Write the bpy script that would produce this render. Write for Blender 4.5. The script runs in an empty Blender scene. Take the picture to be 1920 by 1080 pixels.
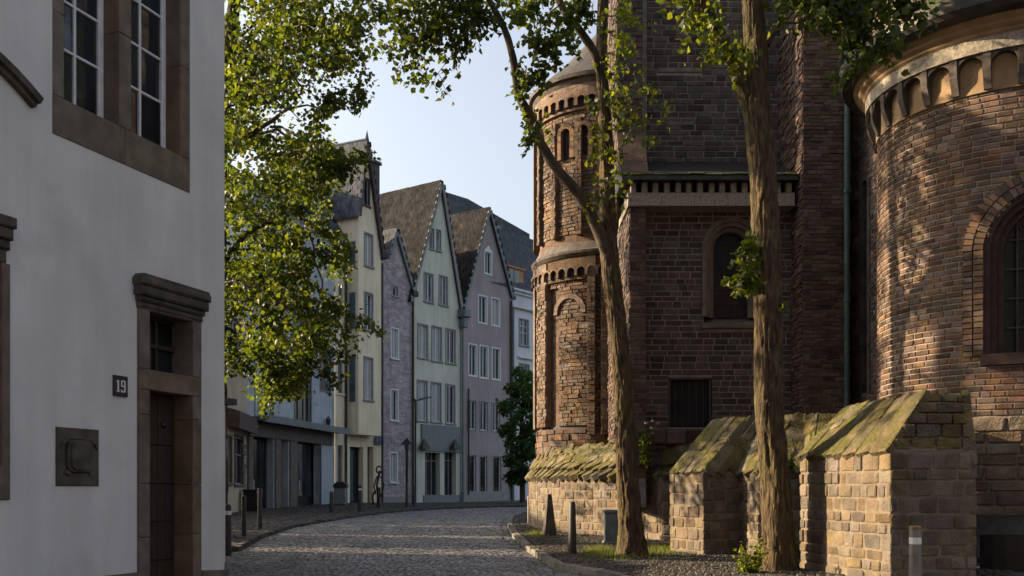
import bpy, bmesh, math, random
import numpy as np
from mathutils import Vector, Matrix, noise
random.seed(7); rng = np.random.default_rng(7)
R = math.radians
F = 1867.0          # focal length in photo pixels (1920 wide)
HY = 915.0          # horizon row of the photo
EYE = 1.4
sc = bpy.context.scene
COL = sc.collection
# ---------------------------------------------------------------- camera, sky, sun, exposure
cam = bpy.data.cameras.new('camera'); camo = bpy.data.objects.new('camera', cam); COL.objects.link(camo)
camo.location = (0, 0, EYE); camo.rotation_euler = (R(90), 0, 0)
cam.sensor_width = 36; cam.lens = 36*F/1920; cam.shift_y = (HY-540)/1920; cam.clip_end = 3000
sc.camera = camo
SUN_E, SUN_A = 21.0, 14.0       # elevation; angle ahead of due left
world = bpy.data.worlds.new('World'); sc.world = world; world.use_nodes = True
nt = world.node_tree; nt.nodes.clear()
sky = nt.nodes.new('ShaderNodeTexSky'); sky.sky_type = 'NISHITA'; sky.sun_disc = False
sky.sun_elevation = R(SUN_E); sky.sun_rotation = R(-(90-SUN_A)); sky.air_density = 1.0; sky.dust_density = 6.0; sky.ozone_density = 1.0
bg = nt.nodes.new('ShaderNodeBackground'); bg.inputs[1].default_value = 0.10
wo = nt.nodes.new('ShaderNodeOutputWorld'); hs_ = nt.nodes.new('ShaderNodeHueSaturation'); hs_.inputs['Saturation'].default_value = 0.66; hs_.inputs['Value'].default_value = 1.04; nt.links.new(sky.outputs[0], hs_.inputs['Color']); nt.links.new(hs_.outputs[0], bg.inputs[0]); nt.links.new(bg.outputs[0], wo.inputs[0])
sd = Vector((-math.cos(R(SUN_E))*math.cos(R(SUN_A)), math.cos(R(SUN_E))*math.sin(R(SUN_A)), math.sin(R(SUN_E))))
sun = bpy.data.lights.new('sun', 'SUN'); sun.energy = 5.0; sun.angle = R(0.55); sun.color = (1.0, 0.75, 0.48)
suno = bpy.data.objects.new('sun', sun); COL.objects.link(suno); suno.rotation_euler = sd.to_track_quat('Z', 'Y').to_euler(); suno.location = (-30, 20, 30)
sc.view_settings.view_transform = 'Standard'; sc.view_settings.look = 'None'
sc.view_settings.exposure = 1.68; sc.view_settings.gamma = 1.0
sc.render.engine = 'CYCLES'
sc.cycles.max_bounces = 6; sc.cycles.use_denoising = True

# ---------------------------------------------------------------- helpers
def gz(Y): return 0.0102*min(max(Y, -20), 75)
def GP(px, py, h=0.0):            # point of the (gently rising) ground seen at a pixel
    Y = (EYE-h)/((py-HY)/F + 0.0102)
    return ((px-960)/F*Y, Y)
def P3(px, py, Y): return Vector(((px-960)/F*Y, Y, EYE-(py-HY)/F*Y))
def FX(px, Y): return (px-960)/F*Y
def ZY(py, Y): return EYE-(py-HY)/F*Y

class Fr:                          # a flat working frame: u along, v outwards, w up (or up the slope)
    def __init__(s, o, a, n=None, b=(0, 0, 1)):
        s.o = Vector(o); s.a = Vector(a).normalized(); s.b = Vector(b).normalized()
        s.n = Vector(n).normalized() if n is not None else Vector((s.a.y, -s.a.x, 0))
    def pos(s, u, v, w): return s.o + s.a*u + s.n*v + s.b*w
    def mat(s, u, v, w):
        p = s.pos(u, v, w); a = -s.a
        return Matrix(((a.x, s.n.x, s.b.x, p.x), (a.y, s.n.y, s.b.y, p.y), (a.z, s.n.z, s.b.z, p.z), (0, 0, 0, 1)))
    def u_of(s, px):
        k = (px-960)/F; return (k*s.o.y-s.o.x)/(s.a.x-k*s.a.y)
    def z_of(s, u, py): return EYE-(py-HY)/F*(s.o.y+s.a.y*u)
class Cy:                          # a round wall: u is arc length, v outwards, w height
    def __init__(s, c, r, zo=0): s.c = c; s.r = r; s.zo = zo
    def pos(s, u, v, w):
        t = u/s.r; rr = s.r+v
        return Vector((s.c[0]+rr*math.cos(t), s.c[1]+rr*math.sin(t), w))
    def mat(s, u, v, w):
        t = u/s.r; n = Vector((math.cos(t), math.sin(t), 0)); a = Vector((math.sin(t), -math.cos(t), 0)); p = s.pos(u, v, w)
        return Matrix(((a.x, n.x, 0, p.x), (a.y, n.y, 0, p.y), (0, 0, 1, p.z), (0, 0, 0, 1)))
    def u_of(s, px):
        k = (px-960)/F; cx, cy = s.c
        A = k*k+1; B = -2*(k*cx+cy); C = cx*cx+cy*cy-s.r**2; D = B*B-4*A*C
        Y = (-B-math.sqrt(max(D, 0)))/(2*A); X = k*Y
        t = math.atan2(Y-cy, X-cx)
        if t < 0: t += 2*math.pi
        return t*s.r

class MB:
    def __init__(s): s.v = []; s.f = []
    def add(s, vs, fs):
        o = len(s.v); s.v += [tuple(x) for x in vs]; s.f += [tuple(i+o for i in f) for f in fs]
    def box(s, fr, u0, u1, v0, v1, w0, w1):
        p = [fr.pos(u, v, w) for w in (w0, w1) for v in (v0, v1) for u in (u0, u1)]
        s.add(p, [(0, 1, 3, 2), (4, 6, 7, 5), (0, 4, 5, 1), (2, 3, 7, 6), (0, 2, 6, 4), (1, 5, 7, 3)])
    def bbox(s, fr, u0, u1, v0, v1, w0, w1, b=.01):   # box with its outer (v1) edges chamfered
        ring = lambda i, v: [fr.pos(u0+i, v, w0+i), fr.pos(u1-i, v, w0+i), fr.pos(u1-i, v, w1-i), fr.pos(u0+i, v, w1-i)]
        p = ring(0, v0)+ring(0, v1-b)+ring(b, v1)
        f = [(3, 2, 1, 0), (8, 9, 10, 11)]
        for k in (0, 4):
            for i in range(4): j = (i+1) % 4; f.append((k+i, k+j, k+4+j, k+4+i))
        s.add(p, f)
    def prism(s, fr, pts, v0, v1):                     # polygon (u, w) pushed from v0 to v1
        n = len(pts); p = [fr.pos(u, v0, w) for u, w in pts]+[fr.pos(u, v1, w) for u, w in pts]
        s.add(p, [tuple(range(n)), tuple(range(2*n-1, n-1, -1))]+[(i, (i+1) % n, n+(i+1) % n, n+i) for i in range(n)])
    def quad(s, *p): s.add(p, [tuple(range(len(p)))])
    def cbox(s, cy, u0, u1, v0, v1, w0, w1, n=None):   # box bent round a Cy frame
        n = n or max(1, int(abs(u1-u0)/.15)); vs = []
        for i in range(n+1):
            u = u0+(u1-u0)*i/n
            vs += [cy.pos(u, v0, w0), cy.pos(u, v1, w0), cy.pos(u, v1, w1), cy.pos(u, v0, w1)]
        f = [(0, 1, 2, 3), (4*n+3, 4*n+2, 4*n+1, 4*n)]
        for i in range(n):
            a = 4*i
            for k in range(4): j = (k+1) % 4; f.append((a+k, a+4+k, a+4+j, a+j))
        s.add(vs, f)
    def tube(s, path, rad, seg=8, cap=True):
        n = len(path); rad = rad if hasattr(rad, '__len__') else [rad]*n; vs = []; path = [Vector(p) for p in path]
        up = Vector((0, 1, .01))
        for i, p in enumerate(path):
            d = (path[min(i+1, n-1)]-path[max(i-1, 0)]).normalized()
            x = d.cross(up)
            if x.length < .05: x = d.cross(Vector((1, 0, 0)))
            x.normalize(); y = d.cross(x)
            for k in range(seg):
                t = 2*math.pi*k/seg; vs.append(p+(x*math.cos(t)+y*math.sin(t))*rad[i])
        f = [(i*seg+k, i*seg+(k+1) % seg, (i+1)*seg+(k+1) % seg, (i+1)*seg+k) for i in range(n-1) for k in range(seg)]
        if cap: f += [tuple(range(seg)), tuple(range(n*seg-1, (n-1)*seg-1, -1))]
        s.add(vs, f)
    def lathe(s, c, prof, seg=24, t0=0, t1=2*math.pi):
        full = abs(t1-t0-2*math.pi) < 1e-6; m = seg if full else seg+1; vs = []
        for r, z in prof:
            for k in range(m):
                t = t0+(t1-t0)*k/seg; vs.append((c[0]+r*math.cos(t), c[1]+r*math.sin(t), z))
        f = []
        for i in range(len(prof)-1):
            for k in range(seg):
                j = (k+1) % m; f.append((i*m+k, i*m+j, (i+1)*m+j, (i+1)*m+k))
        s.add(vs, f)
    def build(s, name, m, parent=None, smooth=False, label=None, kind=None, bev=0):
        me = bpy.data.meshes.new(name); me.from_pydata(s.v, [], s.f); me.materials.append(m)
        bm = bmesh.new(); bm.from_mesh(me); bmesh.ops.recalc_face_normals(bm, faces=bm.faces); bm.to_mesh(me); bm.free()
        if smooth: me.polygons.foreach_set('use_smooth', [True]*len(me.polygons))
        o = bpy.data.objects.new(name, me); link(o, parent)
        if label: o['label'] = label
        if kind: o['kind'] = kind
        if bev:
            b = o.modifiers.new('bevel', 'BEVEL'); b.width = bev; b.segments = 2; b.limit_method = 'ANGLE'
        return o
ROOTW = {}
def wmat(o):
    m = ROOTW.get(o.name); return m if m is not None else Matrix.Identity(4)
def link(o, parent=None, world=None):
    COL.objects.link(o)
    W = world if world is not None else Matrix.Identity(4)
    ROOTW[o.name] = W
    if parent is not None:
        o.parent = parent; o.matrix_basis = wmat(parent).inverted() @ W
    else: o.matrix_basis = W
def thing(name, label, cat, loc=(0, 0, 0), group=None):
    o = bpy.data.objects.new(name, None); link(o, None, Matrix.Translation(loc)); o.empty_display_size = .3
    o['label'] = label; o['category'] = cat
    if group: o['group'] = group
    return o
def tag(o, label, cat, group=None, kind=None):
    o['label'] = label
    if kind: o['kind'] = kind
    if cat: o['category'] = cat
    if group: o['group'] = group
    return o

# ---------------------------------------------------------------- materials
def mat(name, c1, c2, scale=3.0, rough=.85, bump=.25, bscale=40, piece=0.0, hue=0.0, moss=None, spec=.3, metal=0, stretch=(1, 1, 1), streak=0, bdist=.01, detail=8, blotch=None, coord='Object'):
    m = bpy.data.materials.new(name); m.use_nodes = True; t = m.node_tree; N = t.nodes; L = t.links
    b = N['Principled BSDF']; b.inputs['Roughness'].default_value = rough; b.inputs['Metallic'].default_value = metal
    b.inputs['Specular IOR Level'].default_value = spec
    geo = N.new('ShaderNodeNewGeometry'); mp = N.new('ShaderNodeMapping'); mp.inputs['Scale'].default_value = stretch
    L.new(geo.outputs['Position'], mp.inputs[0])
    def nz(sc_, det=detail, dis=0, vec=None):
        n = N.new('ShaderNodeTexNoise'); n.inputs['Scale'].default_value = sc_; n.inputs['Detail'].default_value = det; n.inputs['Distortion'].default_value = dis
        L.new(vec or mp.outputs[0], n.inputs['Vector']); return n
    n1 = nz(scale)
    r = N.new('ShaderNodeValToRGB'); r.color_ramp.elements[0].position = .36; r.color_ramp.elements[1].position = .66
    r.color_ramp.elements[0].color = (*c1, 1); r.color_ramp.elements[1].color = (*c2, 1); L.new(n1.outputs[0], r.inputs[0])
    colr = r.outputs[0]
    if blotch:
        bc, bs, bt = blotch
        nb = nz(bs, 6, .6); rb = N.new('ShaderNodeValToRGB'); rb.color_ramp.elements[0].position = bt; rb.color_ramp.elements[1].position = bt+.14
        L.new(nb.outputs[0], rb.inputs[0]); mx = N.new('ShaderNodeMix'); mx.data_type = 'RGBA'
        L.new(rb.outputs[0], mx.inputs[0]); L.new(colr, mx.inputs[6]); mx.inputs[7].default_value = (*bc, 1); colr = mx.outputs[2]
    if streak:
        m2 = N.new('ShaderNodeMapping'); m2.inputs['Scale'].default_value = (4, 4, .35); L.new(geo.outputs['Position'], m2.inputs[0])
        ns = nz(1.3, 6, 0, m2.outputs[0]); mr = N.new('ShaderNodeMapRange'); mr.inputs[1].default_value = .35; mr.inputs[2].default_value = .7; mr.inputs[3].default_value = 1-streak; mr.inputs[4].default_value = 1+streak*.4
        L.new(ns.outputs[0], mr.inputs[0]); h = N.new('ShaderNodeHueSaturation'); L.new(mr.outputs[0], h.inputs['Value']); L.new(colr, h.inputs['Color']); colr = h.outputs[0]
    if piece or hue:
        oi = N.new('ShaderNodeObjectInfo'); ad = N.new('ShaderNodeMath'); ad.operation = 'ADD'; L.new(oi.outputs['Random'], ad.inputs[0]); L.new(geo.outputs['Random Per Island'], ad.inputs[1])
        fr = N.new('ShaderNodeMath'); fr.operation = 'FRACT'; L.new(ad.outputs[0], fr.inputs[0])
        h = N.new('ShaderNodeHueSaturation'); mr = N.new('ShaderNodeMapRange'); mr.inputs[3].default_value = 1-piece; mr.inputs[4].default_value = 1+piece; L.new(fr.outputs[0], mr.inputs[0]); L.new(mr.outputs[0], h.inputs['Value'])
        k = N.new('ShaderNodeMath'); k.operation = 'MULTIPLY'; k.inputs[1].default_value = 7.31; L.new(fr.outputs[0], k.inputs[0]); k2 = N.new('ShaderNodeMath'); k2.operation = 'FRACT'; L.new(k.outputs[0], k2.inputs[0])
        mh = N.new('ShaderNodeMapRange'); mh.inputs[3].default_value = .5-hue; mh.inputs[4].default_value = .5+hue; L.new(k2.outputs[0], mh.inputs[0]); L.new(mh.outputs[0], h.inputs['Hue'])
        ms = N.new('ShaderNodeMapRange'); ms.inputs[3].default_value = .55; ms.inputs[4].default_value = 1.3
        k3 = N.new('ShaderNodeMath'); k3.operation = 'MULTIPLY'; k3.inputs[1].default_value = 3.77; L.new(k2.outputs[0], k3.inputs[0]); k4 = N.new('ShaderNodeMath'); k4.operation = 'FRACT'; L.new(k3.outputs[0], k4.inputs[0])
        L.new(k4.outputs[0], ms.inputs[0]); L.new(ms.outputs[0], h.inputs['Saturation'])
        L.new(colr, h.inputs['Color']); colr = h.outputs[0]
    if moss:
        mc, amt = moss[0], moss[1]
        nm = nz(moss[2] if len(moss) > 2 else 2.2, 9, .3); sx = N.new('ShaderNodeSeparateXYZ'); L.new(geo.outputs['Normal'], sx.inputs[0])
        a = N.new('ShaderNodeMath'); a.operation = 'MULTIPLY_ADD'; a.inputs[1].default_value = .45; L.new(sx.outputs[2], a.inputs[0]); L.new(nm.outputs[0], a.inputs[2])
        mr = N.new('ShaderNodeMapRange'); mr.inputs[1].default_value = 1-amt; mr.inputs[2].default_value = 1-amt+.16; L.new(a.outputs[0], mr.inputs[0])
        nn = nz(25, 6); rr = N.new('ShaderNodeValToRGB'); rr.color_ramp.elements[0].color = (mc[0]*.45, mc[1]*.5, mc[2]*.6, 1); rr.color_ramp.elements[1].color = (*mc, 1)
        rr.color_ramp.elements[0].position = .35; rr.color_ramp.elements[1].position = .65; L.new(nn.outputs[0], rr.inputs[0])
        mx = N.new('ShaderNodeMix'); mx.data_type = 'RGBA'; L.new(mr.outputs[0], mx.inputs[0]); L.new(colr, mx.inputs[6]); L.new(rr.outputs[0], mx.inputs[7]); colr = mx.outputs[2]
    L.new(colr, b.inputs['Base Color'])
    if bump:
        nb = nz(bscale, 10); nb2 = nz(bscale*.18, 6); a = N.new('ShaderNodeMath'); a.operation = 'MULTIPLY_ADD'; a.inputs[1].default_value = 1.6; L.new(nb2.outputs[0], a.inputs[0]); L.new(nb.outputs[0], a.inputs[2])
        bp = N.new('ShaderNodeBump'); bp.inputs['Strength'].default_value = bump; bp.inputs['Distance'].default_value = bdist; L.new(a.outputs[0], bp.inputs['Height']); L.new(bp.outputs[0], b.inputs['Normal'])
    return m
def leafmat(name, c, c2, tr):
    m = bpy.data.materials.new(name); m.use_nodes = True; t = m.node_tree; N = t.nodes; L = t.links; N.remove(N['Principled BSDF'])
    geo = N.new('ShaderNodeNewGeometry'); r = N.new('ShaderNodeValToRGB'); L.new(geo.outputs['Random Per Island'], r.inputs[0])
    r.color_ramp.elements[0].color = (*c, 1); r.color_ramp.elements[1].color = (*c2, 1)
    n = N.new('ShaderNodeTexNoise'); n.inputs['Scale'].default_value = .9; L.new(geo.outputs['Position'], n.inputs['Vector'])
    h = N.new('ShaderNodeHueSaturation'); mr = N.new('ShaderNodeMapRange'); mr.inputs[1].default_value = .3; mr.inputs[2].default_value = .7; mr.inputs[3].default_value = .7; mr.inputs[4].default_value = 1.35
    L.new(n.outputs[0], mr.inputs[0]); L.new(mr.outputs[0], h.inputs['Value']); L.new(r.outputs[0], h.inputs['Color'])
    d = N.new('ShaderNodeBsdfPrincipled'); d.inputs['Roughness'].default_value = .5; d.inputs['Specular IOR Level'].default_value = .35; L.new(h.outputs[0], d.inputs['Base Color'])
    tl = N.new('ShaderNodeBsdfTranslucent'); h2 = N.new('ShaderNodeMix'); h2.data_type = 'RGBA'; h2.blend_type = 'MULTIPLY'; h2.inputs[0].default_value = 1; L.new(h.outputs[0], h2.inputs[6]); h2.inputs[7].default_value = (*tr, 1); L.new(h2.outputs[2], tl.inputs[0])
    mx = N.new('ShaderNodeMixShader'); mx.inputs[0].default_value = .5; L.new(d.outputs[0], mx.inputs[1]); L.new(tl.outputs[0], mx.inputs[2]); L.new(mx.outputs[0], N['Material Output'].inputs[0])
    return m
def glassmat(name, c=(.012, .014, .017), rough=.06, wav=.06):
    m = bpy.data.materials.new(name); m.use_nodes = True; t = m.node_tree; b = t.nodes['Principled BSDF']
    geo = t.nodes.new('ShaderNodeNewGeometry'); nn = t.nodes.new('ShaderNodeTexNoise'); nn.inputs['Scale'].default_value = .8; t.links.new(geo.outputs['Position'], nn.inputs[0])
    rr = t.nodes.new('ShaderNodeValToRGB'); rr.color_ramp.elements[0].color = (c[0]*.5, c[1]*.5, c[2]*.5, 1); rr.color_ramp.elements[1].color = (c[0]*1.6, c[1]*1.6, c[2]*1.6, 1)
    rr.color_ramp.elements[0].position = .4; rr.color_ramp.elements[1].position = .6; t.links.new(nn.outputs[0], rr.inputs[0]); t.links.new(rr.outputs[0], b.inputs['Base Color'])
    b.inputs['Roughness'].default_value = rough; b.inputs['Specular IOR Level'].default_value = .6
    n = t.nodes.new('ShaderNodeTexNoise'); n.inputs['Scale'].default_value = 2.5; t.links.new(geo.outputs['Position'], n.inputs[0]); bp = t.nodes.new('ShaderNodeBump'); bp.inputs['Strength'].default_value = wav; bp.inputs['Distance'].default_value = .05
    t.links.new(n.outputs[0], bp.inputs['Height']); t.links.new(bp.outputs[0], b.inputs['Normal'])
    return m
M = {}
M['plaster'] = mat('white_plaster', (.51, .51, .50), (.585, .585, .57), 1.1, .9, .45, 14, blotch=((.44, .435, .42), .7, .58), streak=.07, bdist=.012)
M['trim'] = mat('brown_sandstone', (.098, .080, .062), (.155, .128, .10), 5, .85, .4, 60, piece=.1)
M['trimdark'] = mat('weathered_stone', (.045, .039, .034), (.09, .077, .066), 5, .9, .4, 60)
M['whitepaint'] = mat('white_window_paint', (.52, .54, .56), (.62, .64, .66), 8, .45, .05, 80)
M['glass'] = glassmat('dark_glass'); M['glassb'] = glassmat('blue_reflecting_glass', (.05, .075, .095), .12, .1)
M['glassw'] = glassmat('curtained_glass', (.20, .22, .23), .2)
M['leadglass'] = mat('leaded_glass', (.004, .004, .005), (.014, .015, .017), 30, .3, .5, 40, spec=.2)
M['door'] = mat('dark_oak', (.022, .013, .009), (.04, .024, .016), 9, .6, .3, 40, stretch=(6, 6, .5))
M['black'] = mat('black_paint', (.010, .010, .011), (.018, .018, .02), 8, .4, .08, 60)
M['dark'] = mat('flat_dark', (.008, .008, .009), (.016, .015, .015), 3, .9, .1)  # near-black of openings; also paints shade in frieze arches and shield crevice
M['brick'] = mat('dark_purple_brick', (.046, .037, .034), (.082, .065, .057), 2.5, .92, .6, 55, piece=.42, hue=.02, blotch=((.03, .022, .022), 1.2, .62))
M['brickred'] = mat('red_brown_brick', (.056, .037, .030), (.094, .063, .050), 3, .92, .65, 55, piece=.45, hue=.02, blotch=((.06, .038, .03), 1.5, .55))
M['brickwarm'] = mat('warm_brick', (.064, .040, .027), (.128, .080, .052), 3, .9, .6, 60, piece=.5, hue=.018, blotch=((.085, .055, .042), 1.3, .58))
M['brickdark'] = mat('dark_moulded_brick', (.030, .020, .016), (.055, .036, .028), 6, .9, .5, 50)
M['mortar'] = mat('lime_mortar', (.20, .165, .135), (.28, .235, .195), 6, .95, .5, 90)
M['mortard'] = mat('dark_mortar', (.15, .136, .128), (.225, .205, .192), 6, .95, .5, 90)
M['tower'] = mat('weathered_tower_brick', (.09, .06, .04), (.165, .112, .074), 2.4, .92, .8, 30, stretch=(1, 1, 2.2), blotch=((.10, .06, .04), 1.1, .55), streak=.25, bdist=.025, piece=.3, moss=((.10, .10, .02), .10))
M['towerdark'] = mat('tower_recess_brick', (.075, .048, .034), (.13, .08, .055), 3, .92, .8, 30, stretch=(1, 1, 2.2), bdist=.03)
M['rubble'] = mat('tan_rubble_stone', (.085, .066, .045), (.15, .118, .08), 3.5, .92, .8, 36, piece=.28, hue=.015, bdist=.02, moss=((.16, .15, .03), .02))
M['rubbled'] = mat('mossy_coping_stone', (.075, .06, .032), (.15, .12, .062), 4, .95, 1.0, 26, piece=.3, bdist=.035, moss=((.095, .085, .018), .27, 3.4), blotch=((.09, .075, .04), 3, .56))
M['rubblemortar'] = mat('sandy_mortar', (.12, .095, .066), (.18, .145, .10), 7, .95, .6, 70)
M['cream'] = mat('cream_band_stone', (.18, .16, .13), (.32, .29, .235), 26, .85, .7, 50, blotch=((.17, .14, .11), 14, .52))
M['tan'] = mat('tan_moulding_stone', (.20, .135, .072), (.28, .195, .11), 4, .85, .3, 40)
M['mossroof'] = mat('mossy_slate', (.05, .045, .042), (.09, .08, .07), 5, .9, .6, 40, piece=.3, moss=((.09, .11, .02), .40, 1.4))
M['slate'] = mat('blue_slate', (.042, .052, .066), (.075, .088, .108), 3, .7, .4, 40, piece=.3, spec=.12)
M['darkslate'] = mat('dark_weathered_slate', (.022, .022, .024), (.045, .043, .043), 4, .8, .5, 30, stretch=(1, 1, 3))
M['tile'] = mat('brown_roof_tile', (.014, .014, .015), (.027, .026, .027), 2, .9, .5, 40, piece=.35, spec=.05, blotch=((.042, .035, .031), 1.0, .62))
M['lead'] = mat('dark_gutter_metal', (.025, .024, .024), (.05, .048, .046), 6, .5, .15, 50, metal=.3)
M['green'] = mat('green_copper_pipe', (.03, .055, .055), (.055, .085, .08), 7, .6, .2, 50)
M['road'] = mat('road_bed', (.050, .048, .047), (.085, .08, .076), 5, .95, .4, 60)
M['cobble'] = mat('grey_cobble', (.115, .116, .12), (.18, .176, .176), 2.0, .5, .4, 60, piece=.4, hue=.01, spec=.5, blotch=((.085, .085, .088), .5, .56))
M['paving'] = mat('paving_setts', (.030, .027, .024), (.062, .055, .047), 3, .75, .4, 60, piece=.3)
M['kerb'] = mat('granite_kerb', (.085, .08, .076), (.14, .132, .12), 6, .75, .4, 60, piece=.2)
M['bark'] = mat('furrowed_bark', (.030, .022, .013), (.108, .076, .038), 22, .95, 1.0, 45, stretch=(1, 1, .22), bdist=.05, blotch=((.075, .072, .022), 2.2, .56))
M['barkd'] = mat('dark_branch_bark', (.035, .026, .018), (.075, .058, .036), 9, .9, .6, 40, stretch=(1, 1, .4))
M['leaf'] = leafmat('broad_leaf', (.019, .041, .011), (.060, .080, .015), (2.9, 2.4, .6))
M['leafd'] = leafmat('deep_green_leaf', (.025, .06, .016), (.05, .095, .025), (2.0, 1.7, .7))
M['leafy'] = leafmat('young_leaf', (.038, .065, .012), (.085, .11, .016), (3.0, 2.4, .6))
M['grass'] = leafmat('grass_blade', (.045, .075, .018), (.10, .12, .03), (2.2, 1.9, .8))

# ---------------------------------------------------------------- pieces (bricks, stones, tiles, setts)
def v_brick(b=.07):
    vs = [(x, -.5, z) for x, z in ((-.5, -.5), (.5, -.5), (.5, .5), (-.5, .5))]
    j = lambda: random.uniform(-.025, .025)
    vs += [(x+j(), .5-b*1.6, z+j()*1.5) for x, z in ((-.5, -.5), (.5, -.5), (.5, .5), (-.5, .5))]
    i = .5-b*.5; k = .5-b
    vs += [(x+j(), .5+j(), z+j()) for x, z in ((-i, -k), (i, -k), (i, k), (-i, k))]
    f = [(8, 9, 10, 11)]+[(k+i, k+(i+1) % 4, k+4+(i+1) % 4, k+4+i) for k in (0, 4) for i in range(4)]
    return np.array(vs), f
def v_stone(cut=.16, b=.12, jit=.05):
    c = cut; base = [(-.5+c, -.5), (.5-c, -.5), (.5, -.5+c), (.5, .5-c), (.5-c, .5), (-.5+c, .5), (-.5, .5-c), (-.5, -.5+c)]
    base = [(x+random.uniform(-jit, jit), z+random.uniform(-jit, jit)) for x, z in base]
    vs = [(x, -.5, z) for x, z in base]+[(x, .34, z) for x, z in base]+[(x*(1-2*b), .43+random.uniform(-.05, .05), z*(1-2*b)) for x, z in base]
    f = [(k+i, k+(i+1) % 8, k+8+(i+1) % 8, k+8+i) for k in (0, 8) for i in range(8)]
    vs.append((random.uniform(-.2, .2), .46+random.uniform(-.04, .06), random.uniform(-.2, .2)))
    f += [(16+i, 16+(i+1) % 8, 24) for i in range(8)]
    return np.array(vs), f
def v_slab():
    vs = [(x, y, z) for y in (-.5, .5) for x, z in ((-.5, -.5), (.5, -.5), (.5, .5), (-.5, .5))]
    j = lambda a: random.uniform(-a, a)
    vs = [(x+j(.03), y+(j(.15) if y > 0 else 0), z+j(.04)) for x, y, z in vs]
    return np.array(vs), [(4, 5, 6, 7)]+[(i, (i+1) % 4, 4+(i+1) % 4, 4+i) for i in range(4)]
def v_set():
    a = .5; c = .36
    vs = [(x+random.uniform(-.04, .04), -.5, z+random.uniform(-.04, .04)) for x, z in ((-a, -a), (a, -a), (a, a), (-a, a))]
    vs += [(x+random.uniform(-.06, .06), .5+random.uniform(-.08, .08), z+random.uniform(-.06, .06)) for x, z in ((-c, -c), (c, -c), (c, c), (-c, c))]
    return np.array(vs), [(4, 5, 6, 7)]+[(i, (i+1) % 4, 4+(i+1) % 4, 4+i) for i in range(4)]
VAR = {'brick': [v_brick() for _ in range(8)], 'stone': [v_stone() for _ in range(10)], 'ashlar': [v_stone(.09, .07, .03) for _ in range(8)],
       'slab': [v_slab() for _ in range(8)], 'sett': [v_set() for _ in range(10)]}
_me = {}
def unit_mesh(var, i, m):
    k = (var, i, m.name)
    if k not in _me:
        vs, fs = VAR[var][i]; me = bpy.data.meshes.new(var); me.from_pydata(vs.tolist(), [], fs); me.materials.append(m); _me[k] = me
    return _me[k]
def pc(fr, u, v, w, du, dv, dw, rot=0):
    m = fr.mat(u, v, w)
    if rot: m = m @ Matrix.Rotation(rot, 4, 'Y')
    return m @ Matrix.Diagonal((du, dv, dw, 1))
def in_view(m):
    p = m.translation
    if p.y < .5: return False
    x = 960+p.x/p.y*F; y = HY-(p.z-EYE)/p.y*F
    return -10 < x < 1930 and -10 < y < 1090
def place(pieces, name, var, m, parent, single=300, stuff=None):
    def sz(mt):
        s = mt.to_scale(); return s.x*s.z/max(mt.translation.y, 1)**2 if in_view(mt) else 0
    order = sorted(range(len(pieces)), key=lambda i: -sz(pieces[i]))
    one = [i for i in order[:single] if sz(pieces[i]) > 0]; so = set(one)
    for i in one:
        o = bpy.data.objects.new(name, unit_mesh(var, random.randrange(len(VAR[var])), m)); link(o, parent, pieces[i])
    rest = [pieces[i] for i in range(len(pieces)) if i not in so]
    if rest:
        joined(rest, stuff or name+'_work', var, m, parent)
def joined(rest, name, var, m, parent):
    V = []; Fq = []; off = 0
    for mt in rest:
        vs, fs = VAR[var][random.randrange(len(VAR[var]))]; a = np.array(mt)
        V.append(vs @ a[:3, :3].T + a[:3, 3]); Fq += [tuple(i+off for i in f) for f in fs]; off += len(vs)
    me = bpy.data.meshes.new(name); me.from_pydata(np.concatenate(V).tolist(), [], Fq); me.materials.append(m)
    o = bpy.data.objects.new(name, me); link(o, parent); o['kind'] = 'stuff'; return o
def rows(u0, u1, w0, w1, ch, bl, joint=.012, holes=(), slope=None):
    out = []; w = w0
    while w < w1-.02:
        h = min(random.uniform(*ch), w1-w)
        if w1-(w+h) < ch[0]*.5: h = w1-w
        a, b = (u0, u1) if slope is None else slope(w+h/2)
        iv = [(a, b)] if b > a else []
        for hf in holes:
            r = hf(w+h/2)
            if r:
                nv = []
                for a, b in iv:
                    if r[0] > a: nv.append((a, min(b, r[0])))
                    if r[1] < b: nv.append((max(a, r[1]), b))
                iv = [x for x in nv if x[1]-x[0] > .02]
        for a, b in iv:
            u = a; first = random.uniform(.4, 1)
            while u < b-.005:
                l = random.uniform(*bl)*first; first = 1
                if b-(u+l) < bl[0]*.5: l = b-u
                l = min(l, b-u)
                out.append((u+l/2, w+h/2, max(l-joint, .01), h-joint)); u += l
        w += h
    return out
def lay(fr, u0, u1, w0, w1, ch, bl, joint=.012, holes=(), d=.05, proud=(.008, .02), v=0, slope=None, rot=0):
    res = []
    for (u, w, du, dw) in rows(u0, u1, w0, w1, ch, bl, joint, holes, slope):
        p = random.uniform(*proud); res.append(pc(fr, u, v+p-d/2, w, du, d, dw, random.uniform(-rot, rot)))
    return res
def rect(a, b, c, d): return lambda w: (a, b) if c < w < d else None
def arch(cu, hw, w0, ws):
    def f(w):
        if w < w0 or w > ws+hw: return None
        if w < ws: return (cu-hw, cu+hw)
        k = math.sqrt(max(hw*hw-(w-ws)**2, 0)); return (cu-k, cu+k)
    return f
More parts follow.
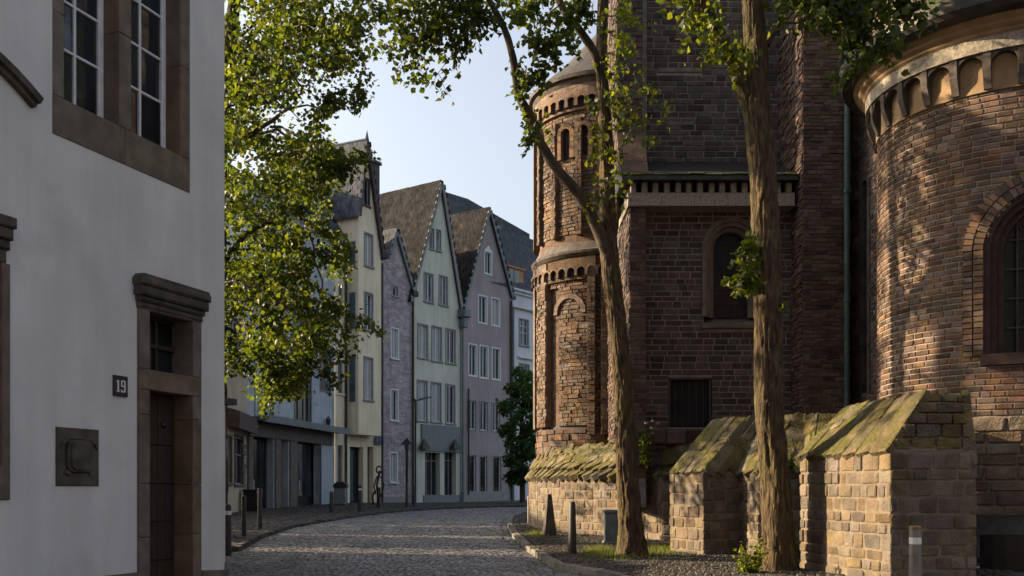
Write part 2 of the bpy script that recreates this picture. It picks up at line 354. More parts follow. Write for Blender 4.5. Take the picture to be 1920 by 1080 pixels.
def sheet(mb, fr, u0, u1, w0, w1, holes=(), v=0, st=None):        # wall surface with holes; exact cuts at given rectangles
    if st is None:
        us = sorted({u0, u1, *[x for h in holes for x in h[:2] if u0 < x < u1]}); ws = sorted({w0, w1, *[x for h in holes for x in h[2:4] if w0 < x < w1]})
        test = lambda u, w: any(h[0] < u < h[1] and h[2] < w < h[3] for h in holes)
    else:
        nu = max(1, round((u1-u0)/st)); nw = max(1, round((w1-w0)/st)); us = [u0+(u1-u0)*i/nu for i in range(nu+1)]; ws = [w0+(w1-w0)*i/nw for i in range(nw+1)]
        def test(u, w):
            for h in holes:
                r = h(w)
                if r and r[0] < u < r[1]: return True
            return False
    idx = {}; vs = []; fs = []
    def vi(i, j):
        if (i, j) not in idx: idx[(i, j)] = len(vs); vs.append(fr.pos(us[i], v, ws[j]))
        return idx[(i, j)]
    for i in range(len(us)-1):
        for j in range(len(ws)-1):
            if not test((us[i]+us[i+1])/2, (ws[j]+ws[j+1])/2): fs.append((vi(i, j), vi(i+1, j), vi(i+1, j+1), vi(i, j+1)))
    mb.add(vs, fs)
def arch_band(mb, fr, cu, w0, ws, hi, ho, v0, v1, n=14, legs=True):   # solid band round an arch, inner half width hi, outer ho
    pi = [(cu+hi*math.cos(math.pi*k/n), ws+hi*math.sin(math.pi*k/n)) for k in range(n+1)]
    po = [(cu+ho*math.cos(math.pi*k/n), ws+ho*math.sin(math.pi*k/n)) for k in range(n+1)]
    if legs: pi = [(cu+hi, w0)]+pi+[(cu-hi, w0)]; po = [(cu+ho, w0)]+po+[(cu-ho, w0)]
    n = len(pi); vs = [fr.pos(u, v, w) for v in (v0, v1) for ring in (pi, po) for u, w in ring]; f = []
    for k in range(n-1):
        a, b, c, d = k, n+k, 2*n+k, 3*n+k
        f += [(a, a+1, b+1, b), (c, d, d+1, c+1), (a, c, c+1, a+1), (b, b+1, d+1, d)]
    f += [(0, n, 3*n, 2*n), (n-1, 3*n-1, 4*n-1, 2*n-1)]
    mb.add(vs, f)
def arch_face(mb, fr, cu, w0, ws, h, v, n=14):
    pts = [(cu-h, w0), (cu+h, w0)]+[(cu+h*math.cos(math.pi*k/n), ws+h*math.sin(math.pi*k/n)) for k in range(n+1)]
    mb.quad(*[fr.pos(u, v, w) for u, w in pts])

# ---------------------------------------------------------------- leaves and trees
def leaves(name, pts, size, m, parent, up=.35, kind='stuff', wide=.5):
    pts = np.asarray(pts, float); n = len(pts)
    d = rng.normal(size=(n, 3)); d[:, 2] -= .5; d /= np.linalg.norm(d, axis=1)[:, None]
    nn = rng.normal(size=(n, 3))*.9; nn[:, 2] += up*2; x = np.cross(d, nn); x /= (np.linalg.norm(x, axis=1)[:, None]+1e-9); z = np.cross(x, d)
    s = size*rng.uniform(.6, 1.25, n)[:, None]
    sh = [(0, 0, 0), (-wide*.85, .30, .10), (-wide, .62, .16), (-wide*.45, .80, .08), (0, 1.08, -.04), (wide*.45, .80, .08), (wide, .62, .16), (wide*.85, .30, .10)]
    V = np.stack([pts+s*(x*a+d*b+z*c) for a, b, c in sh], 1).reshape(-1, 3)
    base = np.arange(n)[:, None]*8
    q = np.concatenate([base+np.array([[0, 1, 2, 3, 4]]), base+np.array([[0, 4, 5, 6, 7]])], 1).reshape(-1)
    me = bpy.data.meshes.new(name); me.vertices.add(len(V)); me.vertices.foreach_set('co', V.astype(np.float32).ravel())
    me.loops.add(len(q)); me.loops.foreach_set('vertex_index', q.astype(np.int32)); me.polygons.add(2*n); me.polygons.foreach_set('loop_start', np.arange(0, 10*n, 5, dtype=np.int32)); me.polygons.foreach_set('loop_total', np.full(2*n, 5, np.int32))
    me.update(calc_edges=True); me.materials.append(m); o = bpy.data.objects.new(name, me); link(o, parent)
    if kind: o['kind'] = kind
    return o
def clump(c, r, n):
    p = rng.normal(size=(n, 3)); p /= np.linalg.norm(p, axis=1)[:, None]; p *= (rng.uniform(0, 1, n)**.45)[:, None]
    return p*np.array(r)+np.array(c)
def twig(mb, a, b, r0=.02, r1=.004, sag=.1, n=6, wob=.05, lv=None, per=10, spread=.12):
    a = Vector(a); b = Vector(b); pts = []
    for i in range(n+1):
        t = i/n; p = a.lerp(b, t); p.z += sag*math.sin(t*math.pi)
        if 0 < i: p += Vector((random.uniform(-wob, wob), random.uniform(-wob, wob), random.uniform(-wob, wob)))
        pts.append(p)
    mb.tube(pts, [r0+(r1-r0)*i/n for i in range(n+1)], 5)
    if lv is not None:
        for i in range(n):
            for k in range(per):
                t = random.random(); q = pts[i].lerp(pts[i+1], t); lv.append([q.x+random.gauss(0, spread), q.y+random.gauss(0, spread), q.z+random.gauss(0, spread)-.03])
    return pts
def trunk(name, path, m, parent, seg=72, step=.035, amp=.055, seed=0.0, flare=0, lump=.05):
    path = [(Vector(p), r) for p, r in path]; cum = [0]
    for i in range(1, len(path)): cum.append(cum[-1]+(path[i][0]-path[i-1][0]).length)
    L = cum[-1]; n = int(L/step); vs = []
    def at(s):
        i = 0
        while i < len(path)-2 and cum[i+1] < s: i += 1
        t = (s-cum[i])/(cum[i+1]-cum[i]); t = min(max(t, 0), 1)
        p0 = path[max(i-1, 0)][0]; p1 = path[i][0]; p2 = path[i+1][0]; p3 = path[min(i+2, len(path)-1)][0]
        q = .5*((2*p1)+(-p0+p2)*t+(2*p0-5*p1+4*p2-p3)*t*t+(-p0+3*p1-3*p2+p3)*t**3)
        return q, path[i][1]*(1-t)+path[i+1][1]*t
    for i in range(n+1):
        s = L*i/n; c, r = at(s); c2, _ = at(min(s+.05, L)); c1, _ = at(max(s-.05, 0)); d = (c2-c1).normalized()
        x = d.cross(Vector((0, 1, 0))).normalized(); y = d.cross(x)
        for k in range(seg):
            t = 2*math.pi*k/seg; ct, st = math.cos(t), math.sin(t)
            ns = noise.noise((ct*1.4+seed, st*1.4, s*.9)); q = Vector((ct*4.2+seed+ns*.5, st*4.2, s*2.3)); f1 = 1-abs(noise.noise(q))*2.6; f2 = noise.noise((ct*9+seed, st*9, s*6.5+ns))
            dr = r*(1+lump*ns*2)+amp*r*2.2*(f1*.55)+amp*r*1.2*f2
            if flare and s < .7: dr += r*flare*(1-s/.7)**2*(1+.6*noise.noise((ct*1.6+seed, st*1.6, 0)))
            vs.append(c+(x*ct+y*st)*dr)
    f = [(i*seg+k, i*seg+(k+1) % seg, (i+1)*seg+(k+1) % seg, (i+1)*seg+k) for i in range(n) for k in range(seg)]
    mb = MB(); mb.add(vs, f); return mb.build(name, m, parent, smooth=True)
#SPLIT
# ================================================================ THE GROUND
class Gr:                           # ground frame: u = X, w = Y along the slope, v up
    def mat(s, u, v, w, r=0):
        return Matrix.Translation((u, w, gz(w)+v)) @ Matrix.Rotation(math.atan(.0102), 4, 'X') @ Matrix.Rotation(r, 4, 'Z') @ Matrix(((1, 0, 0, 0), (0, 0, 1, 0), (0, 1, 0, 0), (0, 0, 0, 1)))
GRD = Gr()
def ground_sheet(name, pts_rows, dz, m, parent=None):
    mb = MB(); n = len(pts_rows[0]); vs = []
    for row in pts_rows: vs += [(x, y, gz(y)+dz) for x, y in row]
    mb.add(vs, [(i*n+k, i*n+k+1, (i+1)*n+k+1, (i+1)*n+k) for i in range(len(pts_rows)-1) for k in range(n-1)])
    return mb.build(name, m, parent)
g = ground_sheet('ground', [[(x, y) for x in (-600, -60, -20, 0, 20, 60, 600)] for y in (-40, 0, 20, 40, 60, 75, 120, 400, 1500)], -.05, M['road']); tag(g, 'dark ground under the street and round the houses', None, kind='structure')
LK = [(-9.5, 15.2), (-7.0, 16.3), (-5.9, 17.2)]+[GP(*p) for p in ((447, 1037), (491, 1011), (546, 993), (582, 986), (633, 977), (684, 969), (745, 962))]+[GP(837, 956), (0.6, 48.5), (6, 54)]
RK = [(1.9, 11.0), (1.42, 13.2)]+[GP(*p) for p in ((1040, 1070), (985, 1033), (960, 1008), (951, 988), (955, 974), (975, 966))]+[(2.2, 40), (6.0, 43.5)]
def xat(line, Y):
    for (x0, y0), (x1, y1) in zip(line, line[1:]):
        if y0 <= Y <= y1: return x0+(x1-x0)*(Y-y0)/max(y1-y0, 1e-6)
    return line[-1][0] if Y > line[-1][1] else line[0][0]
ys = [2+.5*i for i in range(20)]+[12+.6*i for i in range(75)]
rd = ground_sheet('road', [[(-16+32*k/8, y) for k in range(9)] for y in ys], 0.0, M['road']); tag(rd, 'narrow cobbled street bending to the right between houses and church', None, kind='structure')
pcs = []
Y = 11.6
while Y < 47:
    p = .105 if Y < 19 else (.13 if Y < 26 else .18); dy = p*random.uniform(.92, 1.08)
    xl = max(xat(LK, Y)+.02, FX(395, Y)); xr = xat(RK, Y)-.26
    if Y > 38: xr = min(xr, 3)
    off = random.uniform(0, p); X = xl+off*0
    ph = .35*math.sin(Y*.8)
    while X < xr:
        w = p*random.uniform(.8, 1.25)
        yy = Y+.10*math.sin(X*1.9+ph)*0+.25*((X*.55) % 1-.5)**2
        pcs.append(GRD.mat(X+w/2, random.uniform(.002, .016), yy+random.uniform(-.012, .012), random.uniform(-.08, .08)) @ Matrix.Diagonal((w*.93, .05, dy*.93, 1))); X += w
    Y += dy
place(pcs, 'cobblestone', 'sett', M['cobble'], rd, 300, 'cobbles')
# pavements, one step above the road
def pave(name, label, rowf, y0, y1, p0, m):
    rows_ = []; y = y0
    while y <= y1: a, b = rowf(y); rows_.append([(a+(b-a)*k/6, y) for k in range(7)]); y += .5
    s = ground_sheet(name, rows_, .09, M['road']); tag(s, label, None, kind='structure')
    pcs = []; Y = y0
    while Y < y1:
        p = p0 if Y < 26 else p0*1.5; dy = p*random.uniform(.9, 1.1); a, b = rowf(Y); X = a+.17+random.uniform(-.03, .03)
        while X < b-.03:
            w = p*random.uniform(.8, 1.3); px = 960+X/Y*F
            if 380 < px < 1880:
                pcs.append(GRD.mat(X+w/2, .09+random.uniform(.0, .012), Y+random.uniform(-.01, .01), random.uniform(-.05, .05)) @ Matrix.Diagonal((w*.94, .04, dy*.94, 1)))
            X += w
        Y += dy
    place(pcs, 'sett', 'sett', m, s, 300, 'small_setts'); return s
pave('pavement', 'church side pavement of small dark setts beside the buttresses', lambda y: (xat(RK, y), min(14, xat(RK, y)+(6.8 if y < 20.6 else 1.2 if y > 27 else 3.2))), 11, 40, .115, M['paving'])
ps = ground_sheet('pavement', [[(-16+(xat(LK, y)+16)*k/6, y) for k in range(7)] for y in [14.5+.5*i for i in range(78)]], .09, M['road']); tag(ps, 'house side pavement curving along the shop fronts', None, kind='structure')
pcs = []; Y = 15.3
while Y < 52:
    p = .17 if Y < 30 else .26; X = FX(405, Y); xe = xat(LK, Y)-.16 if Y < 47 else FX(1000, Y)
    while X < xe:
        w = p*random.uniform(.9, 1.5); pcs.append(GRD.mat(X+w/2, .09+random.uniform(0, .01), Y, random.uniform(-.04, .04)) @ Matrix.Diagonal((w*.95, .04, p*.95, 1))); X += w
    Y += p*1.02
place(pcs, 'sett', 'sett', M['paving'], ps, 300, 'small_setts')
# kerb stones
def kerb(line, name, label, side, L=.75):
    root = MB(); k = []
    pl = [Vector((x, y, 0)) for x, y in line]; acc = []
    for a, b in zip(pl, pl[1:]):
        d = (b-a); n = max(1, round(d.length/L))
        for i in range(n): acc.append((a+d*(i/n), a+d*((i+1)/n)))
    base = thing(name, label, 'kerb', (acc[0][0].x, acc[0][0].y, gz(acc[0][0].y))); base['kind'] = 'structure'; del base['category']
    for a, b in acc:
        mid = (a+b)/2; d = b-a; ang = math.atan2(d.y, d.x)
        for s_, z, w_, m in ((.07, .06+random.uniform(-.004, .006), .14, M['kerb']), (-.09, -.02, .15, M['cobble']), (-.25, -.02, .15, M['cobble'])):
            if s_ < 0 and side == 'L' and s_ < -.1: continue
            q = mid+Vector((-d.y, d.x, 0)).normalized()*s_*(1 if side == 'L' else -1)
            nsub = 1 if s_ > 0 else 4
            for t in range(nsub):
                c = q+d*((t+.5)/nsub-.5)
                k.append((s_ > 0, Matrix.Translation((c.x, c.y, gz(c.y)+z)) @ Matrix.Rotation(ang+random.uniform(-.01, .01), 4, 'Z') @ Matrix(((1, 0, 0, 0), (0, 0, 1, 0), (0, 1, 0, 0), (0, 0, 0, 1))) @ Matrix.Diagonal((d.length/nsub*.985, .11 if s_ > 0 else .06, w_*.97, 1))))
    place([m_ for t, m_ in k if t], 'kerb_stone', 'slab', M['kerb'] if side == 'R' else M['paving'], base, 200, 'kerb_stones')  # left kerb takes the darker paving colour to stand for its shaded face
    place([m_ for t, m_ in k if not t], 'gutter_sett', 'sett', M['cobble'], base, 100, 'gutter_setts')
kerb(LK[1:-1], 'kerb', 'kerb line coloured dark as if shaded, curving along the house side pavement', 'L')
kerb(RK, 'kerb', 'lighter kerb line with gutter setts along the church side pavement', 'R')

# ================================================================ WHITE HOUSE ON THE LEFT
FW = Fr((-3.61, 12.5, 0), (.3333, .9428, 0))
wh = thing('white_house', 'white plastered house with brown stone window frames and number 19 by its door', 'house', (-3.61, 12.5, gz(12.5)))
def UW(px): return FW.u_of(px)
u_l, u_r = UW(98), UW(355); zb = 4.91
OP = [(UW(119), UW(222)), (UW(245), UW(337))]; sillz = [FW.z_of(UW(150), 243)+.02, FW.z_of(UW(280), 300)+.0]
sillz = 5.30
d0, d1, dz1 = UW(257), UW(374), 3.66
dr0, dr1 = UW(277), UW(358); dh = FW.z_of(UW(318), 737)
t0, t1 = FW.z_of(UW(318), 700), FW.z_of(UW(280), 583)-.0
hood_l = (UW(255), UW(388))
c0, c1 = -9.5, 0
ll = UW(18); lz0, lz1 = FW.z_of(ll, 937), FW.z_of(UW(30), 500)
holes = [(OP[0][0]-.02, OP[1][1]+.02, sillz, 9.4), (dr0, dr1, -.2, dh), (dr0, dr1, t0, t1), (UW(-300), UW(2), lz0+.3, lz1)]
mb = MB(); sheet(mb, FW, c0, c1, -.2, 12.5, holes)
# far end wall, back, roof slope; rounded corner bead
E = Vector((-.9428, .3333, 0)); A0 = FW.pos(0, 0, 0)
B0 = A0+E*7; mb.quad(A0+Vector((0, 0, -.2)), B0+Vector((0, 0, -.2)), B0+Vector((0, 0, 12.5)), A0+Vector((0, 0, 12.5)))
C0 = B0-FW.a*9.5; mb.quad(B0+Vector((0, 0, -.2)), C0+Vector((0, 0, -.2)), C0+Vector((0, 0, 12.5)), B0+Vector((0, 0, 12.5)))
D0 = A0-FW.a*9.5; mb.quad(C0+Vector((0, 0, -.2)), D0+Vector((0, 0, -.2)), D0+Vector((0, 0, 12.5)), C0+Vector((0, 0, 12.5)))
mb.build('wall', M['plaster'], wh)
mb = MB(); FE = Fr(A0, E)
vs = [FW.pos(-9.8, .4, 12.4), FW.pos(.35, .4, 12.4), FW.pos(.35, -3.5, 15.5), FW.pos(-9.8, -3.5, 15.5), FW.pos(.35, -7.4, 12.4), FW.pos(-9.8, -7.4, 12.4)]
mb.add(vs, [(0, 1, 2, 3), (3, 2, 4, 5), (1, 4, 2), (0, 3, 5), (0, 5, 4, 1)]); mb.build('roof', M['tile'], wh)
# plinth
mb = MB()
for a, b in ((c0, UW(255)), (UW(376), .03)):
    za = lambda u: .47+(u-UW(255))/(0-UW(255))*(.375-.47) if u > -3 else .52
    mb.prism(FW, [(a, -.1), (b, -.1), (b, za(b)), (a, za(a))], -.02, .045)
mb.build('plinth', M['trim'], wh)
# big window surround
RD = -.19
mb = MB()
zt = 9.6
u1a, u1b, u2a, u2b = OP[0][0], OP[0][1], OP[1][0], OP[1][1]
for a, b, zlo in ((u_l, u1a, zb), (u1b, u2a, zb), (u2b, u_r, zb)):
    z = sillz
    while z < zt: h = random.uniform(.7, 1.1); mb.bbox(FW, a+.001, b-.001, -.24, .012, z+.003, min(z+h, zt)-.003, .006); z += h
mb.bbox(FW, u_l, (u1b+u2a)/2-.003, -.24, .012, zb, sillz, .006); mb.bbox(FW, (u1b+u2a)/2+.003, u_r, -.24, .012, zb, sillz, .006)
mb.bbox(FW, u_l, u_r, -.24, .012, zt, zt+.3, .006)
sill_cut = mb.build('window_surround', M['trim'], wh)
for a, b in OP:                      # white casements with glazing bars
    w = MB(); v0, v1 = RD-.05, RD
    s = .075; mid = a+(b-a)*.47
    w.bbox(FW, a, a+s*.5, v0, v1, sillz, zt, .01); w.bbox(FW, b-s, b, v0, v1, sillz, zt, .01)
    w.bbox(FW, a, b, v0, v1+.004, sillz, sillz+.09, .01); w.box(FW, a, b, v1, v1+.05, sillz-.0, sillz+.03)
    w.bbox(FW, mid-.018, mid+.018, v0+.01, v1-.005, sillz+.09, zt, .006)
    ref = FW.z_of(mid, 0)
    z = sillz+.09; k = 0
    wf = w.build('window', M['whitepaint'], wh)
    z = sillz+.62
    while z < zt: bars = MB(); bars.bbox(FW, a+.03, b-.06, v0+.012, v1-.008, z-.014, z+.014, .005); z += .50; bars.build('glazing_bar', M['whitepaint'], wf)
    z = sillz+.06; prev = sillz+.08; ends = [sillz+.62+.5*k for k in range(8) if sillz+.62+.5*k < zt]+[zt]
    for e in ends:
        for x0, x1 in ((a+.03, mid), (mid, b-.06)):
            gp = MB(); tilt = random.uniform(-.012, .012); gp.quad(FW.pos(x0, v0+.015+tilt, prev), FW.pos(x1, v0+.015-tilt, prev), FW.pos(x1, v0+.015-tilt*.6, e), FW.pos(x0, v0+.015+tilt, e)); gp.build('pane', M['glass'], wf)
        prev = e
# door surround, hood, transom light, door
ds = MB()
z = .05
while z < dh: 
    h = min(random.uniform(.55, .8), dh-z); ds.bbox(FW, d0, dr0, -.30, .035, z+.003, z+h-.003, .008); ds.bbox(FW, dr1, d1, -.30, .035, z+.003, z+h-.003, .008); z += h
ds.bbox(FW, d0, d1, -.30, .035, dh, t0, .008)
ds.bbox(FW, d0, dr0, -.30, .035, t0+.003, t1, .008); ds.bbox(FW, dr1, d1, -.30, .035, t0+.003, t1, .008)
ds.bbox(FW, d0, d1, -.30, .035, t1+.003, 3.40, .008)
ds.build('door_surround', M['trim'], wh)
hd = MB()
for z0, z1, o in ((3.40, 3.47, .02), (3.47, 3.53, .045), (3.53, 3.64, .085), (3.64, 3.72, .11)):
    hd.bbox(FW, d0-o*.7, d1+o*.5, -.05, .035+o, z0, z1, .02)
hd.prism(FW, [(d0-.07, 3.72), (d1+.055, 3.72), (d1+.03, 3.76), (d0-.03, 3.765)], -.02, .12)
hd.build('door_hood', M['trimdark'], wh)
dm = MB(); dv = -.24
dm.box(FW, dr0, dr1, dv-.05, dv-.015, 0, dh); dr_ = dm.build('door', M['door'], wh)
pu = dr0; n = 5
for i in range(n):
    z = .12; cuts = [.12, .55, 1.0, 1.45, 1.9, dh]
    for j in range(5):
        b = MB(); b.bbox(FW, dr0+(dr1-dr0)*i/n+.004, dr0+(dr1-dr0)*(i+1)/n-.004, dv-.02, dv+random.uniform(0, .006), cuts[j]+.006, cuts[j+1]-.006, .006); b.build('plank', M['door'], dr_)
kn = MB(); kn.lathe((0, 0), [(.0, 0), (.035, .0), (.04, .02), (.02, .035), (0, .05)], 14); o = kn.build('handle', M['lead'], dr_, smooth=True)
kp = FW.pos(dr0+.55, dv, dh-.35); Wm = Matrix.Translation(kp) @ FW.n.to_track_quat('Z', 'Y').to_matrix().to_4x4(); o.matrix_basis = wmat(dr_).inverted() @ Wm
tw = MB(); tw.box(FW, dr0, dr1, dv-.04, dv, t0, t0+.04); tw.box(FW, dr0, dr1, dv-.04, dv, t1-.04, t1)
m_ = dr0+(dr1-dr0)*.3; tw.box(FW, m_-.02, m_+.02, dv-.04, dv, t0, t1); m_ = dr0+(dr1-dr0)*.58; tw.box(FW, m_-.02, m_+.02, dv-.04, dv, t0, t1)
tw.box(FW, dr0, dr1, dv-.04, dv+.01, (t0+t1)/2-.03, (t0+t1)/2+.02)
tl = tw.build('transom_window', M['door'], wh); gq = MB(); gq.quad(*[FW.pos(u, dv-.03, z) for u, z in ((dr0, t0), (dr1, t0), (dr1, t1), (dr0, t1))]); gq.build('pane', M['glass'], tl)
st = MB(); st.bbox(FW, dr0-.1, dr1+.1, -.3, .25, -.1, .17, .02); st.build('doorstep', M['trim'], wh)
# relief plaque
pa, pb = UW(104), UW(183); pz0, pz1 = FW.z_of(pa, 911), FW.z_of(pa, 800)
pq = MB(); pq.bbox(FW, pa, pb, -.02, .022, pz0, pz1, .008); pl_ = pq.build('relief_plaque', M['trimdark'], wh)
cu, cz = (pa+pb)/2, (pz0+pz1)/2; hw, hz = (pb-pa)*.30, (pz1-pz0)*.28
def superell(a, b, e=.45, n=28): return [(cu+a*math.copysign(abs(math.cos(t))**e, math.cos(t)), cz+.01+b*math.copysign(abs(math.sin(t))**e, math.sin(t))) for t in [2*math.pi*k/n for k in range(n)]]
rl = MB(); rl.prism(FW, superell(hw*1.07, hz*1.06), .02, .024); rl.build('shield_shade', M['dark'], pl_)  # black backing paints the crevice shade round the shield
rl = MB(); rl.prism(FW, superell(hw, hz), .02, .05); rl.prism(FW, superell(hw*.82, hz*.85), .045, .075)
for sgn in (-1, 1):
    rl.prism(FW, [(cu+sgn*hw*.9, cz+hz*1.12), (cu+sgn*hw*1.35, cz+hz*.95), (cu+sgn*hw*1.42, cz+hz*.5), (cu+sgn*hw*1.22, cz+hz*.8), (cu+sgn*hw*.85, cz+hz*.98)], .02, .045)
    rl.prism(FW, [(cu+sgn*hw*.75, cz-hz*1.16), (cu+sgn*hw*1.2, cz-hz*1.0), (cu+sgn*hw*1.1, cz-hz*.75), (cu+sgn*hw*.8, cz-hz*.95)], .02, .05)
rl.build('carved_shield', M['trimdark'], pl_)
# number plate 19
na, nb_ = UW(211), UW(236); nz0, nz1 = FW.z_of(na, 742), FW.z_of(na, 703)
M['navy'] = mat('navy_enamel', (.012, .014, .022), (.018, .02, .03), 8, .3, .03, 50, spec=.5)
nb = MB(); nb.bbox(FW, na, nb_, -.01, .022, nz0, nz1, .004); npl = nb.build('number_plate', M['navy'], wh)
nw, nh = nb_-na, nz1-nz0
def seg(mb, x0, y0, x1, y1): mb.box(FW, na+nw*x0, na+nw*x1, .02, .026, nz0+nh*y0, nz0+nh*y1)
dg = MB(); seg(dg, .24, .22, .34, .78); seg(dg, .17, .68, .25, .75); seg(dg, .17, .22, .41, .27)
seg(dg, .74, .24, .84, .78); seg(dg, .52, .73, .80, .79); seg(dg, .50, .50, .59, .74); seg(dg, .56, .47, .80, .53); seg(dg, .52, .21, .80, .27); seg(dg, .50, .26, .58, .34)
dg.build('digits', M['whitepaint'], npl)
rim = MB()
for q in ((0, 0, 1, .05), (0, .95, 1, 1), (0, 0, .05, 1), (.95, 0, 1, 1)): seg(rim, *q)
rim.build('rim', M['lead'], npl)
# curved hood at the left edge
ch = MB(); ue, ze = UW(58), FW.z_of(UW(58), 203); rad = 2.4; ce = (ue-rad*math.sin(.55), ze-rad*math.cos(.55))
for o, r0, r1 in ((.06, 0, .05), (.10, .05, .12)):
    n = 16; vs = []
    for k in range(n+1):
        t = -.55+1.1*k/n
        for v, r_ in ((-.02, rad+r0), (o, rad+r0), (o, rad+r1), (-.02, rad+r1)): vs.append(FW.pos(ce[0]+r_*math.sin(t), v, ce[1]+r_*math.cos(t)))
    f = [(0, 1, 2, 3), (4*n+3, 4*n+2, 4*n+1, 4*n)]
    for i in range(n):
        for k in range(4): j = (k+1) % 4; f.append((4*i+k, 4*i+4+k, 4*i+4+j, 4*i+j))
    ch.add(vs, f)
ch.build('arched_hood', M['trimdark'], wh)
ch = MB(); ul = UW(12)
ch.bbox(FW, UW(-420), ul-.02, -.2, .03, lz1, FW.z_of(ul, 470), .01)
for z0, z1, o in ((0, .09, .02), (.09, .20, .05), (.20, .30, .08)): ch.bbox(FW, UW(-430), ul+o*.4, -.05, .03+o, FW.z_of(ul, 470)+z0, FW.z_of(ul, 470)+z1, .015)
ch.build('window_hood', M['trimdark'], wh)
ch = MB(); ch.bbox(FW, UW(0), UW(16), -.25, .03, lz0, lz1, .01); ch.bbox(FW, UW(-420), UW(0), -.25, .05, lz0, lz0+.3, .01); ch.build('window_jamb', M['trim'], wh)
ch = MB(); ch.quad(*[FW.pos(u, -.2, z) for u, z in ((UW(-420), lz0), (UW(2), lz0), (UW(2), lz1), (UW(-420), lz1))]); ch.build('pane', M['glass'], wh)
# low unseen block added behind the corner to shade the street
EW = Fr(FW.pos(0, -2.2, 0), (.3333, .9428, 0)); wg = MB(); wg.box(EW, .0, 3.1, -4.5, 0, -.2, 2.75); wg.build('shade_wing', M['plaster'], wh)
wg = MB(); wg.prism(Fr(EW.pos(0, 0, 0), EW.a), [(-.1, 2.75), (3.25, 2.75), (3.25, 2.85), (-.1, 2.85)], -4.6, .12); wg.build('shade_wing_roof', M['slate'], wh)
# ================================================================ THE CHURCH
church = thing('church', 'dark brick church with round apses, arched windows and white frieze band', 'church', (5, 21, gz(21)))
FC = Fr((0, 21, 0), (1, 0, 0))
x = FX
WX, WZ0, WZS = x(1373, 21), ZY(592, 21), ZY(464, 21); WHI, WHO = 33*21/F, 57*21/F
HX0, HX1, HZ0, HZ1 = x(1253, 21), x(1333, 21), ZY(800, 21), ZY(708, 21)
XL, XR = x(1207, 21), 5.9
ZB = 7.36
wall = MB(); hs = [arch(WX, WHO-.03, ZY(617, 21), WZS), rect(HX0, HX1, HZ0, HZ1)]
sheet(wall, FC, XL-.05, XR+.05, 1.0, ZB, hs, 0, .06)
for X0, X1, Y0, Z0, Z1 in ((2.52, 8.0, 22.3, .2, 14), (2.9, 7, 23, 0, 16), (7.12, 12, 20.85, 0, 14.2)):
    wall.box(Fr((0, Y0, 0), (1, 0, 0)), X0, X1, -7, 0, Z0, Z1)
wall.box(FC, WX-WHO, WX+WHO, -.6, -.5, 3, 7); wall.box(FC, XL-.3, XR+.4, -1.2, -.62, 1, 8)
wl = wall.build('wall', M['mortard'], church)
BR = lay(FC, XL, XR, 1.5, 7.36, (.105, .15), (.19, .36), .024, hs, .05, (.004, .016), rot=.004)
# left corner pilaster, its long lit side
FLs = Fr((2.44, 25.5, 0), (0, -1, 0)); FLf = Fr((0, 20.6, 0), (1, 0, 0))
pm = MB(); pm.box(FLf, 2.46, XL-.01, -1.8, -.01, 1.0, 7.40); pm.build('corner_pilaster', M['mortard'], church)
RB = lay(FLf, 2.44, XL, 1.6, 7.36, (.08, .11), (.16, .30), .013, (), .05, (.0, .018))
RW = lay(FLs, 0, 4.9, 1.6, 7.36, (.08, .11), (.16, .30), .012, (), .05, (.0, .03))
# right pilaster
FRs = Fr((5.9, 22.0, 0), (0, -1, 0)); FRf = Fr((0, 20.2, 0), (1, 0, 0))
pm = MB(); pm.box(FRf, 5.92, 6.74, -1.4, -.01, 1.0, 14); pm.build('wide_pilaster', M['mortard'], church)
RB += lay(FRf, 5.9, 6.76, 1.6, 14, (.07, .10), (.14, .28), .012, (), .05, (-.004, .028), rot=.01)
RW += lay(FRs, 0, 1.8, 1.6, 14, (.07, .10), (.14, .28), .012, (), .05, (.0, .04), rot=.02)
# recessed strip and the long wall running towards the right apse
FSt = Fr((0, 20.8, 0), (1, 0, 0)); pm = MB(); pm.box(FSt, 6.76, 7.09, -.4, -.01, 1, 14)
FL2 = Fr((7.07, 20.8, 0), (.48, -3.3, 0)); L2 = math.hypot(.48, 3.3)
nh = arch(.62, .20, ZY(740, 20.2), ZY(350, 20.2)); pm2 = MB(); sheet(pm2, FL2, 0, L2, 1, 14, [nh], 0, .08); pm2.box(FL2, .3, 1.0, -.6, -.5, 2, 9)
pm2.quad((7.55, 17.5, 0), (12, 17.5, 0), (12, 17.5, 14.2), (7.55, 17.5, 14.2))
pm.build('recess', M['mortard'], church); pm2.build('aisle_wall', M['mortard'], church)
RW += lay(FL2, 0, L2, 1.6, 14, (.085, .11), (.18, .32), .012, [nh], .05, (.0, .026), rot=.008)
RB += lay(Fr((0, 17.5, 0), (1, 0, 0)), 7.56, 9.4, 8, 14, (.085, .11), (.18, .3), .012, (), .05, (.004, .02))
RB += lay(FSt, 6.76, 7.05, 1.6, 14, (.085, .11), (.14, .28), .012, (), .05, (.0, .02))
aw = MB(); arch_band(aw, FL2, .62, ZY(740, 20.2), ZY(350, 20.2), .12, .22, -.14, .03); arch_band(aw, FL2, .62, ZY(740, 20.2), ZY(350, 20.2), .07, .13, -.3, -.1)
nwn = aw.build('lancet_window', M['trimdark'], church); ag = MB(); arch_face(ag, FL2, .62, ZY(740, 20.2), ZY(350, 20.2), .09, -.28); ag.build('pane', M['leadglass'], nwn)
